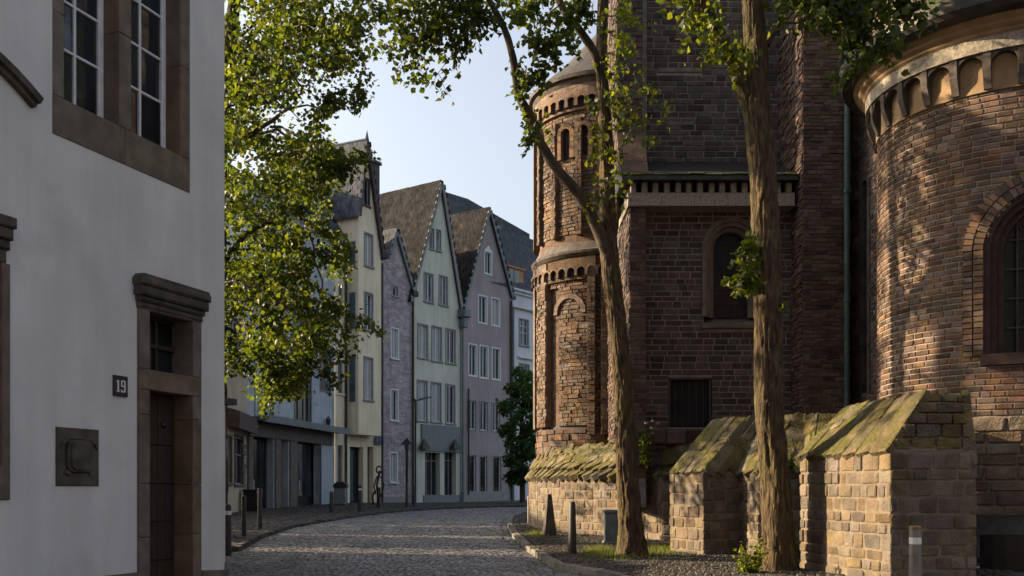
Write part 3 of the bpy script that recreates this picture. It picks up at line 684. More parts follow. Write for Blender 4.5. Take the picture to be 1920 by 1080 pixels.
# frieze band, dentils, drip roof, upper wall
FB = Fr((0, 20.5, 0), (1, 0, 0)); bx0, bx1 = x(1180, 20.5)-.03, x(1491, 20.5)-.003
z0, z1, z2 = ZY(386, 20.5), ZY(361, 20.5), ZY(340, 20.5)
bd = MB(); n = 5
for i in range(n): bd.bbox(FB, bx0+(bx1-bx0)*i/n+.002, bx0+(bx1-bx0)*(i+1)/n-.002, -.6, .0, z0, z1, .008)
bd.box(Fr((bx0, 22.2, 0), (0, -1, 0)), 0, 1.695, -.1, 0, z0+.001, z1-.001)
bd.build('frieze_band', M['cream'], church)
bk = MB(); bk.box(FB, bx0+.03, bx1-.003, -1.5, -.16, z1+.001, z2+.05); bk.build('frieze_recess', M['dark'], church)
k = 15; tw_ = (bx1-bx0)/k
for i in range(k):
    d_ = MB(); a = bx0+tw_*(i+.28)+random.uniform(-.01, .01); d_.bbox(FB, a, a+tw_*.5, -.2, -.02, z1+.003, z2-.02, .012); d_.build('dentil', M['cream'], church)
dr = MB(); zr = ZY(331, 20.35)
dr.prism(Fr((0, 0, 0), (0, 1, 0), n=(1, 0, 0)), [(20.32, z2-.02), (20.32, z2+.07), (22.25, 8.72), (22.25, z2-.02)], bx0-.14, bx1+.02)
dr.build('weathering_roof', M['lead'], church)
sl = Fr((bx0-.14, 20.30, z2+.08), (1, 0, 0), n=(0, -.32, .95), b=Vector((0, 1.93, .75)).normalized()); 
place(lay(sl, 0, bx1-bx0+.16, 0, 2.05, (.26, .32), (.24, .42), .008, (), .02, (.0, .014), v=.012), 'roof_slate', 'slab', M['mossroof'], church, 90)
FU = Fr((0, 22, 0), (1, 0, 0)); uw = MB(); sheet(uw, FU, 2.5, 6.3, 7.9, 14); uw.build('upper_wall', M['mortard'], church)
UB = lay(FU, x(1212, 22), 6.25, 8.3, 13.2, (.11, .16), (.2, .44), .024, [rect(x(1232, 22), x(1316, 22), ZY(137, 22), ZY(127, 22)), rect(x(1250, 22), x(1300, 22), ZY(237, 22), ZY(228, 22))], .05, (.006, .026), rot=.004)
ls = MB(); ls.bbox(FU, x(1232, 22)+.01, x(1316, 22)-.01, -.02, .03, ZY(137, 22)+.01, ZY(127, 22)-.01, .01); ls.bbox(FU, x(1250, 22)+.01, x(1300, 22)-.01, -.02, .03, ZY(237, 22)+.01, ZY(228, 22)-.01, .01); ls.build('string_stone', M['trim'], church)
pr = MB(); FP = Fr((0, 21.5, 0), (1, 0, 0)); pr.box(FP, x(1158, 21.5), x(1205, 21.5), -1.5, -.005, 7.9, 14)
pr.prism(Fr((x(1158, 21.5), 0, 0), (0, 1, 0), n=(1, 0, 0)), [(20.7, 7.95), (21.5, 7.95), (21.5, 9.1)], -.02, x(1205, 21.5)-x(1158, 21.5)+.02)
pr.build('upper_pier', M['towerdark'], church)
RW += lay(Fr((x(1158, 21.5), 25.0, 0), (0, -1, 0)), 0, 3.5, 7.4, 13.6, (.10, .14), (.2, .34), .012, (), .05, (.0, .03))
UBp = lay(FP, x(1158, 21.5), x(1205, 21.5), 9.1, 13.6, (.10, .14), (.18, .34), .015, (), .05, (.0, .03))
# arched window
wn = MB(); arch_band(wn, FC, WX, WZ0-.02, WZS, WHO-.10, WHO+.0, -.08, .045, 18); arch_band(wn, FC, WX, WZ0-.02, WZS, WHO-.18, WHO-.095, -.24, -.02, 18); arch_band(wn, FC, WX, WZ0-.02, WZS, WHI, WHO-.17, -.34, -.14, 18)
wn.prism(Fr((WX, 21, 0), (0, 1, 0), n=(1, 0, 0)), [(-.10, WZ0-.27), (-.10, WZ0-.20), (.36, WZ0), (.36, WZ0-.27)], -WHO-.02, WHO+.02)
cw = wn.build('arched_window', M['trim'], church); g_ = MB(); arch_face(g_, FC, WX, WZ0, WZS, WHI+.03, -.30); g_.build('pane', M['leadglass'], cw)
ld = MB()
for i in range(1, 6): ld.box(FC, WX-WHI, WX+WHI, -.295, -.28, WZ0+i*.32-.008, WZ0+i*.32+.008)
for i in (-1, 1): ld.box(FC, WX+i*.12-.005, WX+i*.12+.005, -.295, -.283, WZ0, WZS+.3)
ld.build('window_bar', M['lead'], cw)
ht = MB(); ht.bbox(FC, HX0+.04, HX1-.04, -.12, -.06, HZ0, HZ1-.04, .01)
hb = ht.build('wall_hatch', M['dark'], church); ht = MB()
for a, b, c, d in ((HX0, HX0+.045, HZ0, HZ1), (HX1-.045, HX1, HZ0, HZ1), (HX0, HX1, HZ1-.05, HZ1)): ht.bbox(FC, a, b, -.1, .03, c, d, .008)
for i in range(1, 6): ht.box(FC, HX0+(HX1-HX0)*i/6-.006, HX0+(HX1-HX0)*i/6+.006, -.061, -.052, HZ0, HZ1-.05)
ht.build('hatch_frame', M['lead'], hb)
lg = MB()
n = 7
for i in range(n): lg.bbox(FC, x(1212, 20.9)+(2.95)*i/n, x(1212, 20.9)+2.95*(i+1)/n-.008, -.05, .16, 2.32, 2.62+random.uniform(-.01, .01), .03)
lg.build('ledge', M['brickred'], church)
# drain pipe
dp = MB(); dp.tube([(x(1588, 20.1), 20.1, 1.8), (x(1588, 20.1), 20.1, 14)], .055, 12)
for zz in (3, 5.2, 7.4, 9.6): dp.lathe((x(1588, 20.1), 20.1), [(.05, zz-.05), (.075, zz-.05), (.075, zz+.05), (.05, zz+.05)], 12)
dp.build('drainpipe', M['green'], church, smooth=False)

# ---- right apse
AC = (7.93, 15.81); AR = 2.0; CA = Cy(AC, AR); uL = CA.u_of(1647)-.5; uR = CA.u_of(1990)+2.2
u45 = CA.u_of(1848); awc = u45+.82; WS = 4.75; W0 = 3.28; WH = .82
ah = arch(awc, WH+.30, W0, WS); ahb = arch(awc, WH+.02, W0, WS)
ap = MB(); sheet(ap, CA, uL-1.2, uR+2, 1.0, 7.2, [ahb], -.01, .07)
for k in range(2): pass
apse = ap.build('apse_wall', M['mortar'], church)
AB = lay(CA, uL-.3, uR, 2.42, 7.06, (.080, .092), (.13, .26), .021, [ah], .05, (.001, .007), rot=.008)
AB2 = []                                            # arch bricks
for ring, (ri, rl) in enumerate(((WH+.02, .14), (WH+.165, .14))):
    nb2 = int(math.pi*(ri+.07)/.085)
    for k in range(nb2+1):
        t = math.pi*k/nb2; rr = ri+rl/2; AB2.append(CA.mat(awc+rr*math.cos(t), .0, WS+rr*math.sin(t)) @ Matrix.Rotation(t, 4, 'Y') @ Matrix.Diagonal((rl-.012, .07, .073, 1)))
    z = W0
    while z < WS-.04:
        for s_ in (-1, 1): AB2.append(CA.mat(awc+s_*(ri+rl/2), .0, z+.04) @ Matrix.Diagonal((rl-.012, .06, .07, 1)))
        z += .082
AS = lay(CA, uL-.3, uR, 1.0, 2.42, (.14, .22), (.22, .5), .02, (), .12, (.02, .045), rot=.01)
wn = MB()
for hi, ho, v0, v1 in ((WH-.05, WH+.03, -.14, -.01), (WH-.13, WH-.04, -.24, -.08), (WH-.22, WH-.12, -.36, -.17)): arch_band(wn, CA, awc, W0, WS, hi, ho, v0, v1, 22)
wn.cbox(CA, awc-WH-.05, awc+WH+.05, -.4, .07, W0-.14, W0+.02)
aw_ = wn.build('apse_window', M['brickdark'], church); g_ = MB(); arch_face(g_, CA, awc, W0, WS, WH-.2, -.33, 20); g_.build('pane', M['leadglass'], aw_)
tr = MB()
for i in range(-2, 3): tr.cbox(CA, awc+i*.2-.012, awc+i*.2+.012, -.33, -.30, W0, WS+.5)
for i in range(1, 6): tr.cbox(CA, awc-WH+.2, awc+WH-.2, -.33, -.31, W0+i*.42-.012, W0+i*.42+.012)
for i in range(26):
    cu_, cw_ = awc+random.uniform(-.5, .5), W0+.1+random.random()*2.1
    arch_band(tr, CA, cu_, cw_, cw_, .06, .075, -.33, -.312, 8, legs=False)
tr.build('lead_tracery', M['lead'], aw_)
# corbel table, frieze, cornice, gutter, roof
cp = MB(); cp.cbox(CA, uL-1, uR, -.05, .03, 7.04, 7.56); cp.build('corbel_field', M['tan'], church)
nC = int((uR-uL+.5)/.42)
for i in range(nC+1):
    u = uL-.5+i*.42; c_ = MB()
    prof = [(0.02, 7.06), (.07, 7.06), (.16, 7.30), (.17, 7.55), (.02, 7.55)]
    vs = [CA.pos(u+s_, v, w) for s_ in (-.05, .05) for v, w in prof]; n = 5
    c_.add(vs, [(4, 3, 2, 1, 0), (5, 6, 7, 8, 9)]+[(i_, (i_+1) % n, n+(i_+1) % n, n+i_) for i_ in range(n)])
    # half arches each side of the corbel
    for s_ in (-1, 1):
        pts = [(u+s_*.05, 7.55)]+[(u+s_*(.21-.16*math.cos(math.pi/2*k/6)), 7.38+.15*math.sin(math.pi/2*k/6)) for k in range(7)]+[(u+s_*.21, 7.55)]
        c_.prism(CA, pts, .03, .15)
    c_.build('corbel', M['trimdark'], church)
fz = MB(); fz.cbox(CA, uL-1.2, uR, -.05, .19, 7.55, 7.76); fz.build('apse_frieze', M['cream'], church)
def ring(name, prof, m, c=AC, r=AR, t0=None, t1=None, seg=90):
    o = MB(); o.lathe(c, [(r+a, z) for a, z in prof], seg, t0 or 0, t1 or 2*math.pi); return o.build(name, m, church, smooth=False)
ring('cornice_moulding', [(.0, 7.76), (.20, 7.76), (.23, 7.79), (.22, 7.82), (.28, 7.86), (.30, 7.90), (.37, 7.94), (.38, 7.97), (.0, 7.97)], M['tan'])
gt = ring('gutter', [(.2, 7.98), (.46, 7.96), (.55, 7.99), (.60, 8.06), (.61, 8.24), (.57, 8.26), (.2, 8.27)], M['lead'])
ring('roof_base', [(.5, 8.25), (-AR+.02, 9.85)], M['lead'])
rf = []
for i in range(22):
    r0 = AR+.56-i*.15; zz = 8.25+i*.0968
    if r0 < .4: break
    n = int(2*math.pi*r0/.19)
    for k in range(n):
        t = 2*math.pi*(k+(i % 2)*.5+random.uniform(-.1, .1))/n
        if not (math.pi*.6 < t < math.pi*1.9): continue
        rf.append(Matrix.Translation((AC[0]+(r0-.09)*math.cos(t), AC[1]+(r0-.09)*math.sin(t), zz+.06)) @ Matrix.Rotation(t-math.pi/2, 4, 'Z') @ Matrix.Rotation(R(57.2), 4, 'X') @ Matrix.Diagonal((.18, .014, .24, 1)))
rf2 = []
for m_ in rf: rf2.append(m_)
place(rf2, 'roof_slate', 'slab', M['mossroof'], church, 60)
# dark cellar hatch at the foot of the apse
hx = MB(); uh = CA.u_of(1842); hx.cbox(CA, uh, uh+1.6, -.05, .16, -.1, .74); hx.build('cellar_hatch', M['black'], church)

# ---- far tower-like apse on the left of the church
TC = (2.66, 27.3); TR = 1.92; CT = Cy(TC, TR)
def tu(px): return CT.u_of(px)
zT = 12.1
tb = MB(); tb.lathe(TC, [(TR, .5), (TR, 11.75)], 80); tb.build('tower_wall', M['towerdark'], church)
ta = MB(); us = tu(1011)-1.0; ue_ = tu(1150)
# lower storey: raised lesenes, blind arches
def les(a, b, z0_, z1_, v=.16): ta.cbox(CT, a, b, -.02, v, z0_, z1_, 3)
les(us, tu(1012)+.12, 3.0, 7.3); 
u_a = tu(1034); les(tu(1018), u_a, 3.0, 7.3, .17); les(tu(1105), tu(1119), 2.75, 7.3, .2); les(tu(1128), tu(1146), 2.75, 7.3, .2)
ta.cbox(CT, us, ue_, -.02, .14, 6.75, 7.3)
pan0, pan1 = tu(1048), tu(1105)
pcx = (pan0+pan1)/2
ta.cbox(CT, pan0+.06, pan1, -.02, .06, 3.0, 5.9)
arch_band(ta, CT, tu(1070), 5.9, 5.95, .34, .46, 0, .13, 12); 
# upper storey
les(us, tu(1011)+.1, 7.9, 11.7)
for px in (1016, 1040, 1083, 1122): les(tu(px), tu(px)+.16, 7.9, 10.9, .13)
ta.cbox(CT, us, ue_, -.02, .12, 11.1, 11.75)
tt = ta.build('tower_pilaster', M['tower'], church)
# masonry skin on the tower: courses of tuff
TBk = lay(CT, us, ue_, 3.0, 6.75, (.08, .12), (.14, .32), .014, [rect(tu(1034), pan0+.05, 0, 6.6)], .05, (.0, .03), v=.062, rot=.012)
TBk += lay(CT, us, ue_, 7.95, 11.15, (.08, .12), (.14, .32), .014, [arch(tu(1065), .20, 9.9, 10.55), arch(tu(1096), .20, 9.9, 10.55)], .05, (.0, .03), v=.012, rot=.012)
for u in (tu(1020), tu(1044), tu(1063), tu(1085), tu(1108), tu(1132)):
    pass
TL = []
for px in (1016, 1040, 1083, 1122): TL += lay(CT, tu(px), tu(px)+.16, 7.9, 10.9, (.08, .12), (.1, .17), .012, (), .05, (.0, .02), v=.13)
for a, b, z0_, z1_, v in ((tu(1018), u_a, 3.0, 6.75, .17), (tu(1105), tu(1119), 2.75, 6.75, .2), (tu(1128), tu(1146), 2.75, 6.75, .2)): TL += lay(CT, a, b, z0_, z1_, (.08, .12), (.14, .3), .012, (), .05, (.0, .03), v=v)
place(TBk+TL, 'tower_block', 'brick', M['tower'], church, 0, 'tower_blocks')
fa = MB(); st_ = (ue_-us)/9
for zc, rr in ((11.3, .15), (6.95, .13)):
    for i in range(16):
        u = us+(ue_-us)*i/15; fa = MB(); arch_face(fa, CT, u, zc-.12, zc, rr*.75, .145); fa.build('arch_shadow', M['dark'], church)  # flat dark faces paint the shade under the frieze arches
fa = MB()
for zc, rr in ((11.3, .15), (6.95, .13)):
    for i in range(16):
        u = us+(ue_-us)*i/15; fa = MB(); arch_band(fa, CT, u, zc-.12, zc, rr*.75, rr*1.15, .12, .22, 8); fa.build('frieze_arch', M['tower'], church)
for px in (1065, 1096): fa = MB(); arch_band(fa, CT, tu(px), 9.9, 10.55, .13, .24, .02, .14, 10); fa.build('window_arch', M['tower'], church)
for px in (1065, 1096):
    g_ = MB(); arch_face(g_, CT, tu(px), 9.9, 10.55, .14, .03); g_.build('tower_window', M['dark'], church)
ring('tower_ledge', [(.0, 7.32), (.12, 7.34), (.20, 7.42), (.21, 7.48), (.14, 7.52), (.03, 7.72), (0, 7.73)], M['trimdark'], TC, TR)
ring('tower_cornice', [(0, 11.75), (.12, 11.75), (.17, 11.83), (.17, 11.88), (.27, 11.90), (.29, 11.99), (.2, 12.0)], M['trimdark'], TC, TR)
ring('tower_roof', [(.28, 11.98), (-.6, 12.75), (-TR+.02, 14.2)], M['darkslate'], TC, TR, seg=40)
ring('tower_base', [(.0, 3.02), (.05, 2.96), (.06, 2.3), (.06, 0)], M['brickred'], TC, TR)
place(lay(Cy(TC, TR+.06), (us/TR)*(TR+.06), (ue_/TR)*(TR+.06), 2.3, 2.92, (.14, .2), (.2, .4), .015, (), .06, (.0, .04)), 'base_block', 'brick', M['brickwarm'], church, 40)
place(BR, 'brick', 'brick', M['brick'], wl, 130, 'brickwork')
place(UB+UBp, 'brick', 'brick', M['brick'], church, 60, 'brickwork')
place(RB+RW, 'brick', 'brick', M['brickred'], church, 30, 'brickwork')
place(AB+AB2, 'brick', 'brick', M['brickwarm'], apse, 90, 'brickwork')
place(AS, 'foundation_stone', 'ashlar', M['rubble'], apse, 60, 'foundation_stones')

# ================================================================ STONE PLINTH WALL AND BUTTRESSES
def coping(p, q, t0_, t1_, ze, zt, conew, bulge=0, lens=(.35, .9), th_=.10):
    """rows of coping stones running from the ridge t0-t1 down to the eave p-q"""
    Z = lambda p_, z: Vector((p_.x, p_.y, z)); cs = []; L = (q-p).length
    if L < .05: return cs
    cuts = [0]
    while cuts[-1] < 1: cuts.append(cuts[-1]+conew/L*random.uniform(.65, 1.4))
    if len(cuts) > 2 and 1-cuts[-2] < .4*conew/L: cuts.pop()
    cuts[-1] = 1
    for f0, f1 in zip(cuts, cuts[1:]):
        e0, e1 = Z(p.lerp(q, f0), ze), Z(p.lerp(q, f1), ze); r0_, r1_ = Z(t0_.lerp(t1_, f0), zt), Z(t0_.lerp(t1_, f1), zt)
        em = (e0+e1)/2; rm = (r0_+r1_)/2; ln = (rm-em).length; s = -.04
        while s < ln-.02:
            ds_ = min(random.uniform(*lens), ln-s)
            if ln-(s+ds_) < .15: ds_ = ln-s
            k = (s+ds_/2)/ln; a_ = e0.lerp(r0_, max(k, 0)); b_ = e1.lerp(r1_, max(k, 0)); wv = b_-a_; w_ = wv.length
            if w_ > .03:
                bd_ = (rm-em).normalized(); ad = wv.normalized(); nrm = ad.cross(bd_).normalized()
                if nrm.z < 0: nrm = -nrm
                ad = bd_.cross(nrm) if bd_.cross(nrm).dot(wv) > 0 else -bd_.cross(nrm)
                c_ = (a_+b_)/2+nrm*(random.uniform(-.012, .014)+bulge*math.sin(max(0, min(1, k))*math.pi))
                am = -ad if ad.cross(nrm).dot(bd_) < 0 else ad
                tl = R(-12)*math.cos(max(0, min(1, k))*math.pi)*(bulge/.07) if bulge else 0
                cs.append(Matrix(((am.x, nrm.x, bd_.x, c_.x), (am.y, nrm.y, bd_.y, c_.y), (am.z, nrm.z, bd_.z, c_.z), (0, 0, 0, 1))) @ Matrix.Rotation(tl*-1, 4, 'X') @ Matrix.Rotation(random.uniform(-.03, .03), 4, 'Y') @ Matrix.Diagonal((w_*1.0, th_, ds_*(1.06 if bulge else 1.02), 1)))
            s += ds_
    return cs
# plinth wall follows the tower, then the church front
PL = [(.75, 30.5), (.50, 28.6), (.47, 27.0), (.66, 25.3), (1.15, 23.8), (1.85, 22.6), (2.55, 21.5), (3.1, 20.6), (3.9, 20.3), (4.8, 20.25)]
PI = [(1.35, 30.3), (.95, 28.6), (.86, 27.2), (1.12, 26.0), (1.6, 25.0), (2.25, 24.2), (2.75, 22.6), (3.25, 21.35), (3.9, 20.98), (4.8, 20.98)]
pw = thing('plinth_wall', 'curved stone plinth wall with rounded mossy coping below the far round tower', 'wall', (.5, 27, gz(27)))
core = MB(); ZE, ZT = 1.64, 2.38
PLs = [Vector((a, b, 0)) for a, b in PL]; PIs = [Vector((a, b, 0)) for a, b in PI]
for i in range(len(PL)-1):
    a, b = PLs[i], PLs[i+1]; c, d = PIs[i], PIs[i+1]; Z = lambda p, z: Vector((p.x, p.y, z))
    core.quad(Z(a, -.1), Z(b, -.1), Z(b, ZE), Z(a, ZE)); core.quad(Z(a, ZE), Z(b, ZE), Z(d, ZT), Z(c, ZT)); core.quad(Z(c, ZT), Z(d, ZT), Z(d, ZT-.5)+Vector((1.5, 1.5, 0)), Z(c, ZT-.5)+Vector((1.5, 1.5, 0)))
co = core.build('core', M['rubblemortar'], pw)
pst = []; cst = []
for i in range(len(PL)-1):
    a, b = PLs[i], PLs[i+1]; L = (b-a).length; fr = Fr(a, b-a)
    random.seed(100)
    pst += lay(fr, 0, L, .1, ZE-.03, (.15, .21), (.18, .40), .022, (), .1, (.008, .03), rot=.012)
    random.seed(200+i); cst += coping(a, b, PIs[i], PIs[i+1], ZE, ZT, .3, bulge=.07, lens=(.24, .42), th_=.16)
random.seed(11)
place(pst, 'wall_stone', 'ashlar', M['rubble'], pw, 230, 'wall_stones'); place(cst, 'coping_stone', 'stone', M['rubbled'], pw, 150, 'coping_stones')

def jit(): return random.uniform(.7,1.4)
def buttress(label, A, B, C, D, ze, T, zt, leaves_open=False, sm=(.12, .21), sb=(.15, .38), conew=.26, n1=160, kind='stone_buttress'):
    """A far-left foot, B near-left foot, C near-right foot, D far right; T = two ridge points (left/back, right/front)"""
    th = thing(kind, label, kind.split('_')[-1], (B[0], B[1], gz(B[1])))
    A, B, C, D = [Vector((p[0], p[1], 0)) for p in (A, B, C, D)]; T = [Vector((p[0], p[1], 0)) for p in T]
    Z = lambda p, z: Vector((p.x, p.y, z))
    co = MB(); out = .02
    for p, q in ((A, B), (B, C), (C, D)): co.quad(Z(p, -.2), Z(q, -.2), Z(q, ze), Z(p, ze))
    # tops: left slope A-B-T1-T0, front slope B-C-T2-T1, right slope
    T0, T1, T2 = T
    k_ = .13; zk = zt-k_; ek = ze-.03
    cc = (A+B+C+D)/4; T0k, T1k, T2k = [t_.lerp(cc, .12) for t_ in T]
    co.quad(Z(A, ek), Z(B, ek), Z(T1k, zk)); co.quad(Z(A, ek), Z(T1k, zk), Z(T0k, zk)); co.quad(Z(B, ek), Z(C, ek), Z(T1k, zk)); co.quad(Z(C, ek), Z(T2k, zk), Z(T1k, zk)); co.quad(Z(C, ek), Z(D, ek), Z(T2k, zk)); co.quad(Z(T0k, zk), Z(T1k, zk), Z(T2k, zk), Z(D, zk))
    co.build('core', M['rubblemortar'], th)
    ws = []; cs = []
    for p, q in ((A, B), (B, C), (C, D)):
        fr = Fr(p, q-p); ws += lay(fr, -.02, (q-p).length+.02, .0, ze-.02, sm, sb, .022, (), .1, (.008, .03), rot=.015)
    for (p, q, t0_, t1_) in ((A, B, T0, T1), (B, C, T1, T2), (C, D, T2, T2)):
        L = (q-p).length
        if t0_ is not t1_ and ((p+q)/2-(t0_+t1_)/2).length < .4:       # an almost upright gable end: coursed stones, not coping
            fr = Fr(Vector((p.x, p.y, 0)), q-p); ua, ub = (t0_-p).dot(fr.a), (t1_-p).dot(fr.a); tilt = (t0_-p).dot(-fr.n)/(zt-ze)
            for m4 in lay(fr, 0, L, ze, zt, (.12, .18), (.18, .4), .016, (), .1, (-.01, .015), rot=.015, slope=lambda w: (ua*(w-ze)/(zt-ze), L+(ub-L)*(w-ze)/(zt-ze))):
                cs.append(Matrix.Translation(-fr.n*tilt*(m4.translation.z-ze)) @ m4)
            continue
        cs += coping(p, q, t0_, t1_, ze, zt, conew)
    place(ws, 'stone', 'ashlar', M['rubble'], th, n1, 'stones'); place(cs, 'coping_stone', 'ashlar', M['rubbled'], th, 140, 'coping_stones')
    return th
buttress('leftmost stone buttress with sunlit side beside the left tree trunk', (2.80, 17.6), (3.22, 16.75), (3.95, 16.95), (4.6, 18.5), 1.68, ((3.62, 17.9), (4.12, 17.4), (4.7, 17.4)), 2.62)
buttress('middle stone buttress half hidden behind the right tree trunk', (3.86, 16.95), (4.02, 16.0), (4.75, 15.9), (5.4, 17.4), 1.68, ((4.3, 17.5), (4.85, 17.0), (5.5, 17.0)), 2.62)
buttress('largest and nearest stone buttress with broad shaded front and mossy hipped coping', (4.15, 14.3), (4.64, 12.2), (5.70, 12.25), (6.05, 14.4), 1.86, ((4.98, 14.9), (5.17, 12.38), (5.66, 12.42)), 2.58, n1=200)
buttress('shaded mossy wall piece filling the gap between the middle and the nearest buttress', (4.68, 16.3), (4.74, 15.7), (5.75, 15.3), (6.3, 16.6), 1.68, ((4.95, 17.0), (5.15, 16.7), (6.1, 16.2)), 2.62, kind='stone_wall', n1=60)
# ================================================================ HOUSES DOWN THE STREET
M['h_beige'] = mat('beige_render', (.36, .31, .22), (.44, .38, .28), .8, .9, .2, 20, streak=.1)
M['h_blue'] = mat('pale_blue_stone_cladding', (.30, .35, .39), (.38, .43, .47), 1.5, .8, .25, 20, streak=.1)
M['h_yellow'] = mat('cream_yellow_render', (.66, .58, .42), (.74, .66, .49), .8, .9, .2, 20, streak=.12)
M['h_mauve'] = mat('mauve_brick', (.31, .265, .275), (.41, .355, .365), 2.5, .9, .5, 40, piece=.22, streak=.1)
M['h_green'] = mat('pale_green_render', (.49, .51, .43), (.57, .59, .50), .7, .9, .2, 20, streak=.14)
M['h_purple'] = mat('grey_purple_render', (.29, .245, .245), (.35, .30, .30), .7, .9, .2, 20, streak=.12)
M['h_white'] = mat('white_render', (.55, .57, .59), (.63, .65, .67), .8, .9, .2, 20, streak=.1)
M['greyfascia'] = mat('grey_fascia', (.14, .165, .175), (.18, .20, .21), 3, .6, .1, 40)
M['greystone'] = mat('grey_window_stone', (.20, .20, .20), (.27, .27, .265), 6, .85, .2, 50)
M['metalb'] = mat('blue_grey_metal', (.10, .125, .14), (.15, .18, .20), 6, .45, .1, 40, metal=.2)
M['pierstone'] = mat('shop_pier_stone', (.09, .08, .072), (.14, .122, .108), 5, .85, .3, 40)
M['awn'] = mat('brown_awning', (.06, .045, .042), (.10, .075, .068), 8, .8, .2, 40)
M['teal'] = mat('teal_door', (.02, .07, .085), (.03, .10, .12), 6, .4, .05, 40)
M['sunlit_dormer'] = mat('sunlit_orange_dormer', (.36, .17, .075), (.50, .26, .13), 6, .8, .2, 40)  # orange of the low sun put into the dormer's colour
M['curtain'] = mat('pale_curtain', (.30, .31, .31), (.42, .43, .42), 5, .9, .3, 12, stretch=(8, 8, .4))
def facade(px0, px1, p0, p1): return Fr((p0[0], p0[1], 0), (p1[0]-p0[0], p1[1]-p0[1], 0))
def win(h, fr, r, frame_m, bars=(1, 0), glass='glass', sill=True, sw=.09, curtain=False, name='window', depth=.12):
    a, b = fr.u_of(r[0]), fr.u_of(r[1]); um = (a+b)/2; z1, z0 = fr.z_of(um, r[2]), fr.z_of(um, r[3])
    m = MB()
    for q in ((a-sw, a, z0, z1+sw), (b, b+sw, z0, z1+sw), (a, b, z1, z1+sw)): m.bbox(fr, q[0], q[1], -depth-.05, .03, q[2]+.001, q[3], .01)
    if sill: m.bbox(fr, a-sw-.03, b+sw+.03, -depth-.05, .09, z0-.09, z0, .012)
    else: m.bbox(fr, a-sw, b+sw, -depth-.05, .03, z0-sw, z0, .01)
    w = m.build(name, M[frame_m], h)
    s = MB(); t = .05
    for q in ((a, a+t, z0, z1), (b-t, b, z0, z1), (a+t, b-t, z0, z0+t), (a+t, b-t, z1-t, z1)): s.box(fr, q[0], q[1], -depth, -depth+.05, q[2], q[3])
    for i in range(bars[0]): c = a+(b-a)*(i+1)/(bars[0]+1); s.box(fr, c-.022, c+.022, -depth, -depth+.045, z0+t, z1-t)
    for i in range(bars[1]): c = z1-(z1-z0)*(i+1)/(bars[1]+1)*.75; s.box(fr, a+t, b-t, -depth, -depth+.04, c-.02, c+.02)
    s.build('sash', M['whitepaint'] if frame_m in ('whitepaint', 'greystone') else M['greystone'], w)
    g = MB(); ti = random.uniform(-.03, .03); g.quad(fr.pos(a, -depth-.005+ti*.2, z0), fr.pos(b, -depth-.005-ti*.2, z0), fr.pos(b, -depth-.005-ti*.3, z1), fr.pos(a, -depth-.005, z1)); g.build('pane', M[glass], w)
    if curtain:
        c = MB(); f_ = random.choice((.12, .3, .42, .9)); c.box(fr, a+t, a+(b-a)*f_, -depth-.003, -depth+.002, z0+t, z1-t); c.build('curtain', M['curtain'], w)
    return (a-.002, b+.002, z0-.002, z1+.002)
def clip_sheet(h, fr, u0, u1, z0, holes, prof, m, name='wall', brick=None):
    """front wall whose upper outline is the polyline prof [(u, z), ...]"""
    top = max(z for _, z in prof); bm = bmesh.new(); mb = MB()
    us = [p[0] for p in prof]
    for i in range(len(prof)-1):
        (ua, za), (ub, zb_) = prof[i], prof[i+1]
        if ub-ua < 1e-4: continue
        q = MB(); sheet(q, fr, ua, ub, z0, max(za, zb_), [(max(a, ua-1), min(b, ub+1), c, d) for a, b, c, d in holes if a < ub and b > ua])
        me = bpy.data.meshes.new('t'); me.from_pydata(q.v, [], q.f); t = bmesh.new(); t.from_mesh(me)
        if abs(za-zb_) > 1e-4:
            pa, pb = fr.pos(ua, 0, za), fr.pos(ub, 0, zb_); d = (pb-pa).normalized(); nn = d.cross(fr.n); nn = nn if nn.z > 0 else -nn
            bmesh.ops.bisect_plane(t, geom=t.verts[:]+t.edges[:]+t.faces[:], plane_co=pa, plane_no=nn, clear_outer=True)
        t.to_mesh(me); t.free(); mb.add([v.co for v in me.vertices], [tuple(p.vertices) for p in me.polygons]); bpy.data.meshes.remove(me)
    for a, b, c, d in holes:          # reveals
        mb.quad(fr.pos(a, 0, c), fr.pos(a, -.3, c), fr.pos(a, -.3, d), fr.pos(a, 0, d)); mb.quad(fr.pos(b, 0, c), fr.pos(b, -.3, c), fr.pos(b, -.3, d), fr.pos(b, 0, d)); mb.quad(fr.pos(a, 0, d), fr.pos(b, 0, d), fr.pos(b, -.3, d), fr.pos(a, -.3, d))
    return mb.build(name, m, h)
def body(h, fr, u0, u1, z0, z1, dep, m):
    mb = MB(); mb.quad(fr.pos(u0, 0, z0), fr.pos(u0, -dep, z0), fr.pos(u0, -dep, z1), fr.pos(u0, 0, z1)); mb.quad(fr.pos(u1, 0, z0), fr.pos(u1, -dep, z0), fr.pos(u1, -dep, z1), fr.pos(u1, 0, z1))
    mb.quad(fr.pos(u0, -dep, z0), fr.pos(u1, -dep, z0), fr.pos(u1, -dep, z1), fr.pos(u0, -dep, z1)); mb.box(fr, u0+.05, u1-.05, -1.2, -.6, z0, z1-.3); mb.build('side_wall', m, h)
